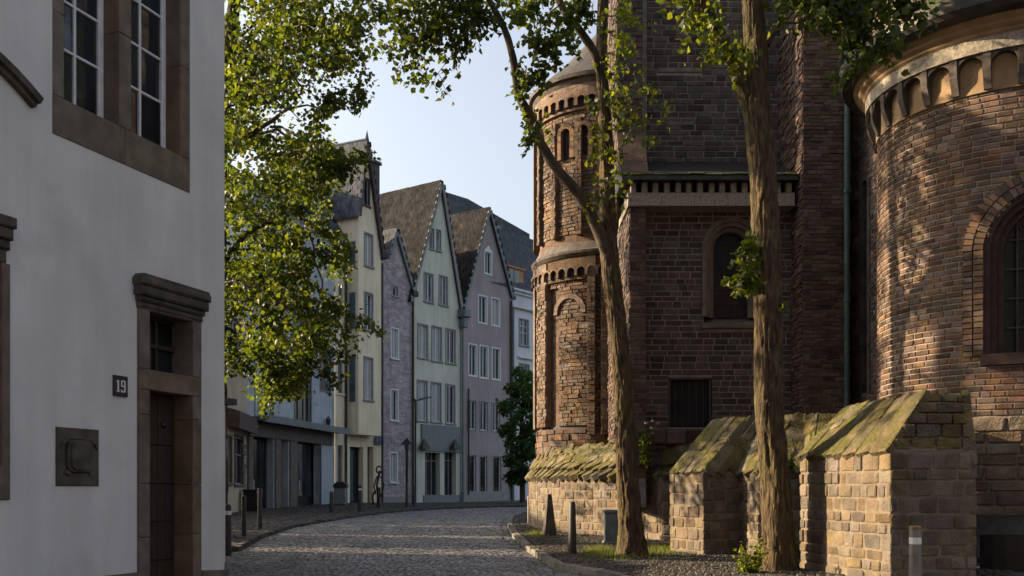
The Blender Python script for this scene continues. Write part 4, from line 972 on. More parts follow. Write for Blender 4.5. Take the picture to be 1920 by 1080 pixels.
def gable_roof(h, fr, L, A, Rr, dep, m, tiles=True, over=.16, barge='slate', ts=(.26, .34), rows_h=.24, moss='tile'):
    """L, A, Rr: (u, z) of left eave, apex, right eave; roof runs back by dep"""
    base = MB(); th = .12
    for P_, Q_ in ((L, A), (A, Rr)):
        d = Vector((Q_[0]-P_[0], Q_[1]-P_[1])); n = Vector((-d.y, d.x)).normalized()*th
        base.prism(fr, [(P_[0], P_[1]), (Q_[0], Q_[1]), (Q_[0]+n.x, Q_[1]+n.y), (P_[0]+n.x, P_[1]+n.y)], -dep, over-.02)
    r = base.build('roof', M[m], h)
    bg_ = MB()
    for P_, Q_ in ((L, A), (A, Rr)):
        d = Vector((Q_[0]-P_[0], Q_[1]-P_[1])); n = Vector((-d.y, d.x)).normalized()
        bg_.prism(fr, [(P_[0]-n.x*.06, P_[1]-n.y*.06), (Q_[0]-n.x*.06, Q_[1]-n.y*.06), (Q_[0]+n.x*.16, Q_[1]+n.y*.16), (P_[0]+n.x*.16, P_[1]+n.y*.16)], over-.02, over+.06)
    bg_.build('bargeboard', M[barge], r)
    rc = MB(); rc.tube([fr.pos(A[0], over, A[1]+.13), fr.pos(A[0], -dep, A[1]+.10)], .11, 8); rc.build('ridge', M[m], r)
    if tiles:
        pcs = []
        for (P_, Q_, sg) in ((L, A, 1), (Rr, A, -1)):
            o = fr.pos(P_[0], over, P_[1]); e = fr.pos(P_[0], -dep, P_[1]); t_ = fr.pos(Q_[0], over, Q_[1])
            av = (e-o); bv = (t_-o); nv = av.cross(bv).normalized(); nv = nv if nv.z > 0 else -nv
            f2 = Fr(o, av, n=nv, b=bv); H = bv.length; w = -.08; i = 0
            while w < H-.05:
                u = -.0 if i % 2 else -.12
                while u < av.length:
                    du = random.uniform(*ts); m4 = f2.mat(u+du/2, th+.03+random.uniform(0, .015), w+rows_h/2) @ Matrix.Rotation(R(-4.5), 4, 'X') @ Matrix.Rotation(random.uniform(-.03, .03), 4, 'Y')
                    pcs.append(m4 @ Matrix.Diagonal((du*.95, .035, rows_h*1.12, 1))); u += du
                w += rows_h*random.uniform(.93, 1.03); i += 1
        joined(pcs, 'roof_tiles', 'slab', M[moss], r)
    return r
def pt(px, Y): return (FX(px, Y), Y)
# plan of the street front
Q0 = (-9.98, 33.6); Q1 = pt(463, 40); Q2 = pt(628, 50); Q3 = pt(715, 53.7); Q4 = pt(772, 56); Q5 = pt(863, 59.55); Q6 = pt(957, 63.7); Q7 = pt(1085, 69.8)
def zb_(fr, u): return gz(fr.pos(u, 0, 0).y)-.1
# --- beige corner house with awning
f0 = Fr((Q0[0], Q0[1], 0), (Q1[0]-Q0[0], Q1[1]-Q0[1], 0)); h = thing('beige_house', 'beige rendered house with brown shop awning at the left edge of the street', 'house', (*Q1, gz(40)))
L0 = math.hypot(Q1[0]-Q0[0], Q1[1]-Q0[1]); H0 = f0.z_of(L0, 560)
hs = [win(h, f0, (423, 434, 819, 905), 'pierstone', (0, 0), 'glassw', curtain=False, name='shop_window'), win(h, f0, (439, 456, 819, 908), 'pierstone', (1, 1), name='shop_window'), win(h, f0, (430, 452, 600, 690), 'greystone')]
clip_sheet(h, f0, 0, L0, 0, hs, [(0, H0), (L0-.05, H0)], M['h_beige']); body(h, f0, 0, L0-.05, 0, H0, 9, M['h_beige'])
zq = f0.z_of(L0, 815); s = MB()
s.prism(Fr(f0.o, f0.n, n=f0.a), [(0, zq+.75), (.45, zq+.62), (.45, zq), (.4, zq), (0, zq+.1)], 2, L0-.02); s.build('awning', M['awn'], h)
pcs = lay(f0, L0-1.0, L0-.05, .3, zq, (.22, .3), (.3, .6), .02, (), .1, (.0, .03)); place(pcs, 'pier_stone', 'ashlar', M['pierstone'], h, 60)
s = MB(); s.prism(f0, [(-.3, H0), (L0-.02, H0), (L0-.02, H0+.3), (-.3, H0+.3)], -9, .3); s.build('roof', M['slate'], h)
# --- pale blue house with canopy
f1 = facade(463, 628, Q1, Q2); L1 = (Vector(Q2)-Vector(Q1)).length; h = thing('blue_grey_house', 'pale blue grey shop house with long metal canopy over dark doors', 'house', (*Q1, gz(40)))
H1 = f1.z_of(L1, 455)
hs = [win(h, f1, r, 'metalb', b, g, sill=False, sw=.05) for r, b, g in (((478, 512, 655, 783), (1, 1), 'glassw'), ((552, 583, 690, 790), (2, 0), 'glass'), ((600, 619, 655, 734), (1, 0), 'glassw'), ((482, 512, 520, 600), (1, 1), 'glassb'), ((554, 584, 560, 640), (1, 1), 'glassb'), ((602, 618, 560, 620), (1, 0), 'glassb'))]
dz = []
for a_, b_, t_ in ((473, 513, 818), (526, 541, 824), (556, 599, 828)):
    dz.append((f1.u_of(a_), f1.u_of(b_), 0, f1.z_of(f1.u_of((a_+b_)/2), t_)))
clip_sheet(h, f1, 0, L1, 0, hs+dz, [(0, H1), (L1-.04, H1)], M['h_blue']); body(h, f1, 0, L1-.04, 0, H1, 9, M['h_blue'])
for i, (a, b, c, d) in enumerate(dz):
    s = MB(); s.box(f1, a, b, -.45, -.40, c, d); dd = s.build('door', M['black'], h)
    for k in range(2 if b-a < 1 else 3):
        s = MB(); w_ = (b-a)/(2 if b-a < 1 else 3); s.bbox(f1, a+w_*k+.05, a+w_*(k+1)-.05, -.40, -.37, gz(45)+.55, d-.12, .01); s.build('pane', M['glass'], dd)
    s = MB(); s.box(f1, a+.4*(b-a), a+.4*(b-a)+.03, -.37, -.31, 1.3, 1.75); s.build('handle', M['whitepaint'], dd)
s = MB(); za = f1.z_of(L1*.5, 802)
s.box(f1, .0, L1+.05, .03, .75, za, za+.16); s.box(f1, .0, L1+.05, .69, .80, za-.06, za+.24); s.build('canopy', M['metalb'], h)
s = MB(); s.bbox(f1, .05, L1-.6, -.02, .10, za-.62, za-.02, .02)
for a_, b_ in ((463, 472), (514, 525), (542, 555)): s.bbox(f1, f1.u_of(a_)+.02, f1.u_of(b_), -.02, .08, .3, za-.62, .02)
s.bbox(f1, 0.05, L1-.6, -.02, .06, 0.3, .62, .01) if False else None
s.build('stone_pier', M['pierstone'], h)
s = MB(); wp = f1.pos(f1.u_of(608), .2, f1.z_of(f1.u_of(608), 800)); s.lathe((wp.x, wp.y), [(0, wp.z-.25), (.05, wp.z-.25), (.03, wp.z), (.10, wp.z+.1), (.13, wp.z+.35), (.05, wp.z+.45), (0, wp.z+.55)], 8); s.build('wall_lamp', M['lead'], h)
s = MB(); s.prism(Fr(f1.o, f1.n, n=f1.a), [(.3, H1-.05), (.3, H1+.1), (-5, H1+3.4), (-9, H1)], 0, L1); s.build('roof', M['slate'], h)
s = MB()
for y0_ in (640, 520): s.box(f1, .03, L1-.06, .0, .035, f1.z_of(L1/2, y0_), f1.z_of(L1/2, y0_)+.06)
s.tube([f1.pos(f1.u_of(602)-.25, .08, .5), f1.pos(f1.u_of(602)-.25, .08, za)], .05, 6)
s.build('string_course', M['metalb'], h)
# --- cream yellow house with gabled bay
f2 = facade(628, 715, Q2, Q3); L2_ = (Vector(Q3)-Vector(Q2)).length; h = thing('yellow_house', 'cream yellow gabled house with tall projecting bay and pointed finial', 'house', (*Q2, gz(50)))
He = f2.z_of(L2_*.3, 462); bu0, bu1 = f2.u_of(650), L2_-.03; PR = .72
fb = Fr(f2.pos(0, PR, 0), f2.a); bu0 = fb.u_of(672); bu1 = fb.u_of(714); bz0 = fb.z_of((bu0+bu1)/2, 816)
hs = [win(h, f2, r, 'h_yellow', b, 'glassb') for r, b in (((632, 642, 835, 925), (1, 0)), ((633, 643, 675, 738), (1, 0)), ((634, 643, 535, 590), (1, 0)))]
dz = [(f2.u_of(656), f2.u_of(681), 0, f2.z_of(f2.u_of(668), 838)), (f2.u_of(689), f2.u_of(700), 0, f2.z_of(f2.u_of(695), 838))]
clip_sheet(h, f2, 0, L2_, 0, hs+dz, [(0, He), (L2_, He)], M['h_yellow']); body(h, f2, 0, L2_, 0, He, 9, M['h_yellow'])
s = MB(); s.box(f2, dz[0][0], dz[0][1], -.4, -.35, 0, dz[0][3]); dd = s.build('door', M['black'], h)
s = MB(); s.bbox(f2, dz[0][0]+.25, dz[0][0]+.75, -.35, -.32, .7, dz[0][3]-.15, .01); s.build('door_panel', M['teal'], dd)
s = MB(); s.box(f2, dz[1][0], dz[1][1], -.4, -.35, 0, dz[1][3]); s.build('door', M['dark'], h)
wz = [(684, 698, 440, 499), (684, 698, 551, 619), (683, 698, 672, 750)]
hb_ = [win(h, fb, r, 'greystone', (1, 0), 'glassb', curtain=True) for r in wz]
gz0, gz1 = fb.u_of(676), fb.u_of(693); apx = (fb.u_of(684), fb.z_of(fb.u_of(684), 268))
eL = (bu0, fb.z_of(bu0, 402)); eR = (bu1, fb.z_of(bu1, 482))
hb_.append(win(h, fb, (677, 692, 335, 384), 'awn', (1, 0), 'glass'))
clip_sheet(h, fb, bu0, bu1, bz0, hb_, [eL, apx, eR], M['h_yellow'], 'bay_front')
s = MB(); fs = Fr(fb.pos(bu0, -PR-4.5, 0), fb.n); s.quad(fb.pos(bu0, 0, bz0), fb.pos(bu0, -PR, bz0), fb.pos(bu0, -PR, eL[1]), fb.pos(bu0, 0, eL[1])); s.quad(fb.pos(bu1, 0, bz0), fb.pos(bu1, -PR, bz0), fb.pos(bu1, -PR, eR[1]), fb.pos(bu1, 0, eR[1]))
s.quad(fb.pos(bu0, 0, bz0), fb.pos(bu1, 0, bz0), fb.pos(bu1, -PR, bz0), fb.pos(bu0, -PR, bz0)); s.quad(fb.pos(bu0, -PR, He), fb.pos(bu0, -PR-3, He), fb.pos(bu0, -PR-3, eL[1]), fb.pos(bu0, -PR, eL[1])); s.build('bay_side', M['h_yellow'], h)
for y0_, y1_ in ((452, 500), (548, 615), (668, 752)):
    z0_, z1_ = fb.z_of(bu0, y1_), fb.z_of(bu0, y0_)
    s = MB(); sf = Fr(fb.pos(bu0, -PR, 0), fb.n); s.bbox(sf, .16, PR-.16, -.03, .03, z0_-.04, z1_+.04, .01); w_ = s.build('side_window', M['greystone'], h)
    s = MB(); s.box(sf, .2, PR-.2, .025, .034, z0_, z1_); s.build('pane', M['glassb'], w_)
gable_roof(h, fb, (eL[0]-.08, eL[1]-.1), apx, (eR[0]+.02, eR[1]-.05), 5.0, 'slate', barge='awn', moss='slate')
s = MB(); ap_ = fb.pos(apx[0], .1, apx[1]); s.add([ap_+Vector((-.3, 0, -.9)), ap_+Vector((.3, 0, -.9)), ap_+Vector((.3, .5, -.9)), ap_+Vector((-.3, .5, -.9)), ap_+Vector((0, .25, .75))], [(0, 1, 4), (1, 2, 4), (2, 3, 4), (3, 0, 4)]); s.build('gable_finial', M['metalb'], h)
s = MB(); s.prism(Fr(f2.o, f2.n, n=f2.a), [(.25, He-.1), (.25, He+.05), (-2.6, He+3.6), (-6, He)], -1.6, L2_+.0); rf_ = s.build('main_roof', M['slate'], h)
fr_ = Fr(f2.pos(-1.6, .25, He+.05), f2.a, n=(f2.n*3.55+Vector((0, 0, 2.85))), b=(f2.n*-2.85+Vector((0, 0, 3.55)))); pcs = []
for i in range(20):
    u = (i % 2)*.1
    while u < bu0+1.5: du = random.uniform(.22, .30); pcs.append(fr_.mat(u+du/2, .03, i*.23+.12) @ Matrix.Rotation(R(-4), 4, 'X') @ Matrix.Diagonal((du*.94, .025, .26, 1))); u += du
joined(pcs, 'roof_tiles', 'slab', M['slate'], rf_)
s = MB(); cz = fb.z_of(bu1, 305); cu0 = fb.u_of(703)+.3; s.bbox(fb, cu0, cu0+.6, -1.0, -.3, fb.z_of(bu1, 500), cz, .02); s.box(fb, cu0-.08, cu0+.68, -1.08, -.22, cz, cz+.15); s.build('chimney', M['lead'], h)
s = MB(); s.tube([f2.pos(f2.u_of(646), .1, .4), f2.pos(f2.u_of(646), .1, He-.6), f2.pos(f2.u_of(646)-.1, .25, He)], .06, 6); s.tube([fb.pos(bu1+.1, .03, .4), fb.pos(bu1+.1, .03, eR[1]-.3)], .06, 6); s.build('drainpipe', M['lead'], h)
# --- mauve brick narrow house
f3 = facade(715, 772, Q3, Q4); L3 = (Vector(Q4)-Vector(Q3)).length; h = thing('mauve_house', 'narrow mauve brick house with a small pointed gable', 'house', (*Q3, gz(54)))
hs = [win(h, f3, r, 'whitepaint' if i else 'greystone', b, 'glass', curtain=i > 0) for i, (r, b) in enumerate((((736, 745, 538, 555), (0, 0)), ((734, 746, 617, 672), (1, 0)), ((733, 745, 732, 788), (1, 0)), ((732, 744, 850, 904), (1, 0))))]
hs.append((f3.u_of(732), f3.u_of(743), 0.55, f3.z_of(f3.u_of(737), 933)))
pf = [(0, f3.z_of(0, 480)), (f3.u_of(729), f3.z_of(f3.u_of(729), 478)), (f3.u_of(741), f3.z_of(f3.u_of(741), 436)), (L3, f3.z_of(L3, 545))]
clip_sheet(h, f3, 0, L3, 0, hs, pf, M['h_mauve']); body(h, f3, 0, L3, 0, pf[3][1], 8, M['h_mauve'])
hs2 = [rect(a-.09, b+.09, c-.1, d+.09) for a, b, c, d in hs]
def slope3(w): return (0.02, L3-.02) if w < pf[3][1] else (0.02, max(0.05, pf[2][0]+(L3-pf[2][0])*(pf[2][1]-w)/(pf[2][1]-pf[3][1])))
joined(lay(f3, 0.02, L3-.02, .8, pf[0][1]-.05, (.10, .13), (.22, .45), .014, hs2, .03, (.006, .02), slope=slope3), 'brickwork', 'brick', M['h_mauve'], h)
gable_roof(h, f3, pf[1], pf[2], (pf[3][0]+.02, pf[3][1]-.05), 5, 'slate', tiles=True, moss='slate', barge='metalb', over=.12)
s = MB(); s.bbox(f3, 0, L3, -.02, .06, .3, .95, .01); s.build('plinth', M['greystone'], h)
s = MB(); s.box(f3, 0, pf[1][0], -5, 0.05, pf[0][1]-.02, pf[0][1]+.1); s.tube([f3.pos(L3-.02, .12, .5), f3.pos(L3-.02, .12, pf[3][1]-.2)], .06, 6); s.bbox(f3, L3-.25, L3+.2, 0.02, .35, pf[3][1]-.35, pf[3][1]-.05, .02); s.build('gutter', M['lead'], h)
# --- pale green gabled house
f4 = facade(772, 863, Q4, Q5); L4 = (Vector(Q5)-Vector(Q4)).length; h = thing('pale_green_house', 'tall pale green gabled house with large brown tiled roof and grey shop front', 'house', (*Q4, gz(57)))
W4 = [(796, 811, 514, 566), (824, 838, 519, 572), (784, 801, 610, 671), (810, 827, 614, 677), (836, 853, 619, 681), (783, 800, 715, 789), (809, 826, 719, 791), (836, 852, 723, 794)]
hs = [win(h, f4, r, 'greystone', (1, 0), 'glassb' if i < 2 else 'glass', curtain=True) for i, r in enumerate(W4)]
hs += [win(h, f4, r, 'greystone', (0, 0), 'glassw', sw=.05) for r in ((806, 813, 429, 467), (819, 826, 432, 470))]
ap4 = (f4.u_of(825), f4.z_of(f4.u_of(825), 346)); l4 = (.03, f4.z_of(.03, 556)); r4 = (L4-.02, f4.z_of(L4, 590))
dz = [(f4.u_of(a), f4.u_of(b), 0, f4.z_of(f4.u_of(a), c)) for a, b, c in ((797, 825, 848), (833, 855, 848))]
clip_sheet(h, f4, 0, L4, 0, hs+dz, [l4, ap4, r4], M['h_green']); body(h, f4, 0, L4, 0, l4[1]-.3, 10, M['h_green'])
gable_roof(h, f4, (l4[0]-.25, l4[1]-.35), (ap4[0], ap4[1]-.02), (r4[0]+.1, r4[1]-.2), 9.5, 'tile', barge='greystone', moss='tile')
fc_ = MB(); fu0 = f4.u_of(789); fc_.bbox(f4, fu0, L4-.05, -.0, .12, f4.z_of(fu0, 845), f4.z_of(fu0, 795), .01); fc_.build('shop_fascia', M['greyfascia'], h); fc_ = MB(); fc_.bbox(f4, fu0+.2, L4-.05, .0, .06, .3, 1.0, .01); fc_.build('shop_plinth', M['greyfascia'], h)
for i, (a, b, c, d) in enumerate(dz):
    s = MB()
    s.box(f4, a, b, -.4, -.36, 0, d); q = s.build('shop_door', M['glass'], h); s = MB()
    for k in range(4): s.bbox(f4, a+(b-a)*k/3-.03, a+(b-a)*k/3+.03, -.36, -.28, 0, d, .01)
    s.box(f4, a, b, -.36, -.3, d-.5, d-.44); s.box(f4, a, b, -.36, -.3, .3, .8); s.build('door_frame', M['greyfascia'], q)
for px in (788, 846):
    s = MB(); u = f4.u_of(px); z = f4.z_of(u, 842)
    s.add([f4.pos(u-.36, .12, z), f4.pos(u+.36, .12, z), f4.pos(u+.36, .5, z), f4.pos(u-.36, .5, z), f4.pos(u, .3, z+.62)], [(0, 1, 4), (1, 2, 4), (2, 3, 4), (3, 0, 4), (0, 3, 2, 1)]); s.build('pointed_light_hood', M['lead'], h)
s = MB(); s.bbox(f4, L4-.3, L4+.3, 0.05, .6, r4[1]-.2, r4[1]+.25, .04); s.bbox(f4, L4-.18, L4+.18, .05, .45, r4[1]-.8, r4[1]-.2, .04); s.tube([f4.pos(L4, .2, .4), f4.pos(L4, .2, r4[1]-.8)], .07, 6); s.build('rain_hopper', M['metalb'], h)
s = MB(); s.tube([f4.pos(f4.u_of(760)-4, -7, ap4[1]), f4.pos(f4.u_of(760)-4, -7, ap4[1]+1)], .02, 5); s.build('roof_aerial', M['lead'], h)
# --- grey purple gabled house
f5 = facade(863, 957, Q5, Q6); L5 = (Vector(Q6)-Vector(Q5)).length; h = thing('grey_purple_house', 'grey purple gabled house with white framed windows', 'house', (*Q5, gz(61)))
W5 = [(897, 912, 556, 605), (922, 936, 561, 610), (879, 893, 647, 704), (900, 914, 650, 708), (923, 937, 654, 711), (878, 892, 752, 805), (900, 914, 754, 807), (923, 937, 757, 808)]
hs = [win(h, f5, r, 'whitepaint' if i < 5 else 'greystone', (1, 0), 'glass', sill=False, curtain=i % 3 == 1) for i, r in enumerate(W5)]
hs += [win(h, f5, r, 'greystone', (0, 0), 'glass', sill=False, sw=.05, name='shop_window') for r in ((878, 892, 854, 926), (900, 913, 855, 927), (925, 939, 856, 940))]
hs.append(win(h, f5, (909, 921, 474, 513), 'whitepaint', (1, 0), 'glass', sill=False))
a_, b_ = f5.u_of(908), f5.u_of(922); zt_ = f5.z_of(a_, 474); s = MB()
s.prism(f5, [(a_-.09, zt_+.1), (b_+.09, zt_+.1), ((a_+b_)/2, zt_+.52)], .0, .05); s.build('pointed_lintel', M['whitepaint'], h)
ap5 = (f5.u_of(915), f5.z_of(f5.u_of(915), 395)); l5 = (.03, f5.z_of(.03, 590)); r5 = (L5-.02, f5.z_of(L5, 555))
clip_sheet(h, f5, 0, L5, 0, hs, [l5, ap5, r5], M['h_purple']); body(h, f5, 0, L5, 0, r5[1]-.5, 10, M['h_purple'])
gable_roof(h, f5, (l5[0]-.1, l5[1]-.2), (ap5[0], ap5[1]-.02), (r5[0]+.08, r5[1]-.2), 9.5, 'tile', barge='metalb', moss='tile')
s = MB(); s.bbox(f5, 0, L5, -.0, .07, .4, 1.2, .01); s.build('plinth', M['greystone'], h)
s = MB(); s.tube([f5.pos(f5.u_of(876), .12, 1.0), f5.pos(f5.u_of(876), .12, 7.4)], .05, 6); s.tube([f5.pos(L5-.05, .12, .6), f5.pos(L5-.05, .12, r5[1]-.3)], .07, 6); s.build('drainpipe', M['lead'], h)
# --- white house with dark mansard and dormer coloured as if sunlit
f6 = facade(957, 1085, Q6, Q7); L6 = (Vector(Q7)-Vector(Q6)).length; h = thing('white_mansard_house', 'white house with dark slate roof and dormer coloured orange as if sunlit behind the green tree', 'house', (*Q6, gz(66)))
Hc = f6.z_of(.5, 546)
hs = [win(h, f6, r, 'greystone', (1, 2), 'glassb') for r in ((974, 990, 600, 648), (974, 991, 684, 745), (1004, 1020, 603, 650))]
clip_sheet(h, f6, 0, L6, 0, hs, [(0, Hc), (L6, Hc)], M['h_white']); body(h, f6, 0, L6, 0, Hc, 10, M['h_white'])
s = MB(); s.bbox(f6, .02, L6, .0, .30, Hc-.02, Hc+.15, .04); s.bbox(f6, .02, L6, .0, .15, Hc-.2, Hc-.02, .03); zc2 = f6.z_of(.5, 578); s.bbox(f6, .02, L6, 0, .22, zc2, zc2+.14, .03); zc3 = f6.z_of(1, 672); s.bbox(f6, f6.u_of(970), f6.u_of(998), 0, .2, zc3, zc3+.12, .02); s.build('cornice', M['h_white'], h)
zr_ = f6.z_of(1.5, 425); s = MB(); s.prism(Fr(f6.o, f6.n, n=f6.a), [(.1, Hc+.15), (-1.6, zr_), (-6, zr_+.5), (-9, Hc)], -2.2, L6); s.build('roof', M['slate'], h)
du0, du1 = f6.u_of(955), f6.u_of(984); zd0, zd1 = f6.z_of(.5, 545), f6.z_of(.5, 503); s = MB(); s.box(f6, du0, du1, -1.4, -.12, zd0, zd1); dm_ = s.build('dormer', M['sunlit_dormer'], h)
s = MB(); s.bbox(f6, du0-.1, du1+.12, -1.5, .0, zd1, zd1+.12, .02); s.build('dormer_roof', M['sunlit_dormer'], dm_)
s = MB(); s.bbox(f6, du0+.1, du0+.55, -.12, -.08, zd0+.1, zd1-.1, .01); s.bbox(f6, du0+.62, du0+1.1, -.12, -.08, zd0+.1, zd1-.1, .01); s.build('dormer_window', M['glassb'], dm_)
s = MB(); uu = f6.u_of(992); s.box(f6, uu, uu+1.5, -4.5, -3.5, zr_-.2, zr_+1.0); s.tube([f6.pos(.15, .12, .6), f6.pos(.15, .12, zc2)], .07, 6); s.build('chimney', M['metalb'], h)
# --- dark roofs behind
h = thing('rear_roof', 'dark slate roof with a flat chimney seen behind the two brown tiled roofs', 'house', (*pt(860, 76), .7))
fr_ = Fr((*pt(815, 74), 0), (.72, .55, 0)); s = MB(); zt_ = ZY(372, 75)
s.prism(fr_, [(0, 0), (9, 0), (9, ZY(430, 78)), (3.0, ZY(374, 76)), (.5, ZY(362, 75)), (0, ZY(420, 74))], -6, 0); s.build('roof', M['slate'], h)
s = MB(); u0_ = fr_.u_of(872); s.box(fr_, u0_, u0_+1.9, -3, -1.5, 10, ZY(384, 77)); s.box(fr_, u0_+.3, u0_+1.6, -2.8, -1.7, ZY(384, 77), ZY(380, 77)); s.build('chimney', M['metalb'], h)
# --- unseen terrace added behind the camera to cut sky light on frontal faces
for i, (xa, xb, hh) in enumerate(((-16, -7.5, 11), (-7, 3, 13), (3.5, 13, 12.5), (13.5, 26, 11.5))):
    h = thing('sky_shade_house', ['westernmost', 'second', 'third', 'easternmost'][i]+' beige house of an unseen terrace added behind the viewer to cut sky light', 'house', (xa, -8, 0))
    fq = Fr((xa, -8, 0), (1, 0, 0), n=(0, 1, 0)); s = MB(); s.box(fq, 0, xb-xa, -7, 0, -.3, hh); s.build('wall', M['h_purple'], h)
    s = MB(); s.prism(Fr((xa, -8, 0), (0, 1, 0), n=(1, 0, 0)), [(-7.3, hh), (.3, hh), (-3.5, hh+4)], 0, xb-xa); s.build('roof', M['tile'], h)
# --- unseen houses added on the left to shade the street, gaps leaving sun stripes
SQ = [(-24, 15.0, 23.4, 10.3), (-24, 25.9, 28.4, 10.2), (-24, 30.2, 33.4, 10.3), (-24, 35.0, 44, 10.5)]
for i, (X0, y0_, y1_, hh) in enumerate(SQ):
    h = thing('sun_shade_house', ['nearest beige house', 'narrow second beige house', 'third beige house', 'farthest broad beige house'][i]+' of an unseen row added left of the street to shade it', 'house', (X0, y0_, gz(20)))
    fq = Fr((X0, y1_, 0), (0, -1, 0), n=(1, 0, 0)); s = MB(); s.box(fq, 0, y1_-y0_, -6, 0, -.2, hh); s.build('wall', M['h_beige'], h)
    s = MB(); s.prism(Fr((X0, y0_, 0), (1, 0, 0), n=(0, 1, 0)), [(-6.2, hh), (.3, hh), (-3, hh+1.2)], 0, y1_-y0_); s.build('roof', M['tile'], h)
# ================================================================ TREES
def tree_thing(name, label, loc): return thing(name, label, 'tree', loc)
def tp(px, py, Y): return P3(px, py, Y)
# ---- middle tree (fork), Y about 17.4
Y2 = 16.45
t2 = tree_thing('street_tree', 'forked tree with ivy shoots standing in front of the far round tower', (FX(1188, Y2), Y2, gz(Y2)))
pxm = Y2/F*.86
pth = [(tp(1186, 1056, Y2), 32*pxm), (tp(1183, 1000, Y2), 26*pxm), (tp(1177, 900, Y2), 22.5*pxm), (tp(1170, 770, Y2), 20.5*pxm), (tp(1162, 650, Y2), 19.5*pxm), (tp(1150, 550, Y2+.05), 18.5*pxm), (tp(1141, 450, Y2+.1), 18*pxm), (tp(1139, 350, Y2+.15), 15.5*pxm), (tp(1135, 230, Y2+.2), 13.5*pxm), (tp(1128, 120, Y2+.3), 12.5*pxm), (tp(1131, 0, Y2+.4), 11*pxm), (tp(1136, -160, Y2+.5), 9*pxm), (tp(1130, -330, Y2+.6), 6*pxm)]
trunk('trunk', pth, M['bark'], t2, seed=3.1, flare=.6, amp=.07)
pth = [(tp(1143, 490, Y2+.05), 13*pxm), (tp(1121, 430, Y2), 12.5*pxm), (tp(1092, 372, Y2-.1), 11*pxm), (tp(1048, 322, Y2-.2), 10.5*pxm), (tp(1015, 270, Y2-.3), 9.5*pxm), (tp(990, 212, Y2-.4), 10*pxm), (tp(972, 175, Y2-.45), 8.5*pxm), (tp(962, 110, Y2-.5), 7.5*pxm), (tp(944, 50, Y2-.6), 6.5*pxm), (tp(912, -10, Y2-.7), 5.5*pxm), (tp(870, -100, Y2-.8), 4*pxm)]
trunk('limb', pth, M['barkd'], t2, seg=28, amp=.05, seed=7.7, step=.05)
pth = [(tp(1130, 150, Y2+.25), 10*pxm), (tp(1112, 95, Y2+.1), 9.5*pxm), (tp(1080, 48, Y2), 8.5*pxm), (tp(1052, 10, Y2), 8*pxm), (tp(1030, -60, Y2), 7*pxm), (tp(1000, -200, Y2), 4*pxm)]
trunk('limb', pth, M['barkd'], t2, seg=28, amp=.05, seed=9.2, step=.05)
tw = MB(); lv = []; lvy = []
def spray(a, b, Ya, Yb, n=6, per=9, spread=.09, r0=.012, sag=.08, out=None, subs=3):
    pts = twig(tw, tp(*a, Ya), tp(*b, Yb), r0, .003, sag, n, .05, lv if out is None else out, per, spread)
    for k in range(subs):
        p = random.choice(pts[1:]); q = p+Vector((random.uniform(-.35, .35), random.uniform(-.3, .3), random.uniform(-.4, .1)))
        twig(tw, p, q, .006, .002, .02, 4, .02, lv if out is None else out, per//2+1, spread*.7)
# hanging sprays over the sky
for a, b in (((900, -10), (740, 40)), ((890, 0), (730, 90)), ((880, -20), (745, 130)), ((860, -30), (760, 165)), ((900, 10), (810, 170)), ((915, 20), (850, 100)), ((850, -40), (700, 20)), ((840, -30), (720, 60)), ((890, -20), (800, 60)), ((880, -20), (780, 110)), ((930, 20), (870, 70)), ((820, -40), (760, 60))):
    spray(a, b, Y2-.7, Y2-1.0+random.uniform(-.5, .5), per=10, spread=.12, subs=4)
for a, b in (((1040, -20), (960, 40)), ((1050, 10), (990, 90)), ((1060, 30), (1005, 120)), ((1000, -30), (1010, 170)), ((1020, -20), (985, 30)), ((975, 170), (1015, 140)), ((985, 215), (1000, 265)), ((1090, 40), (1040, 100)), ((1100, -10), (1060, 60)), ((940, -20), (975, 30)), ((1080, 0), (1110, 40)), ((965, 120), (990, 160))):
    spray(a, b, Y2-.2, Y2-.5+random.uniform(-.4, .3), per=9, spread=.07, subs=3)
for a, b in (((1140, 60), (1190, 110)), ((1140, 100), (1230, 180)), ((1145, 150), (1260, 200)), ((1150, 120), (1180, 220)), ((1140, 30), (1200, 40)), ((1140, 180), (1220, 235)), ((1150, 160), (1215, 250)), ((1130, 260), (1165, 330)), ((1145, 190), (1180, 260))):
    spray(a, b, Y2, Y2-.4+random.uniform(-.3, .3), per=5, spread=.08, subs=2, out=lvy)
for px, py, n in ((1116, 200, 50), (1120, 250, 70), (1113, 300, 50), (1150, 300, 40), (1126, 345, 50), (1155, 380, 30), (1108, 395, 25), (1165, 350, 20), (1150, 130, 60), (1165, 80, 60), (1170, 20, 90), (1120, 370, 40), (1160, 220, 30), (1005, 215, 14), (985, 190, 20)):
    c = tp(px, py, Y2-.25); lvy += clump(c, (.17, .18, .24), int(n*.36)).tolist()
leaves('leaf_shoots', lvy, .085, M['leafy'], t2)
# crown above the frame
for _ in range(26):
    c = tp(random.uniform(850, 1350), random.uniform(-420, -110), Y2+random.uniform(-2.2, 2.2)); lv += clump(c, (.6, .7, .45), 70).tolist()
leaves('crown', lv, .095, M['leaf'], t2)
tw.build('twigs', M['barkd'], t2, kind='stuff')
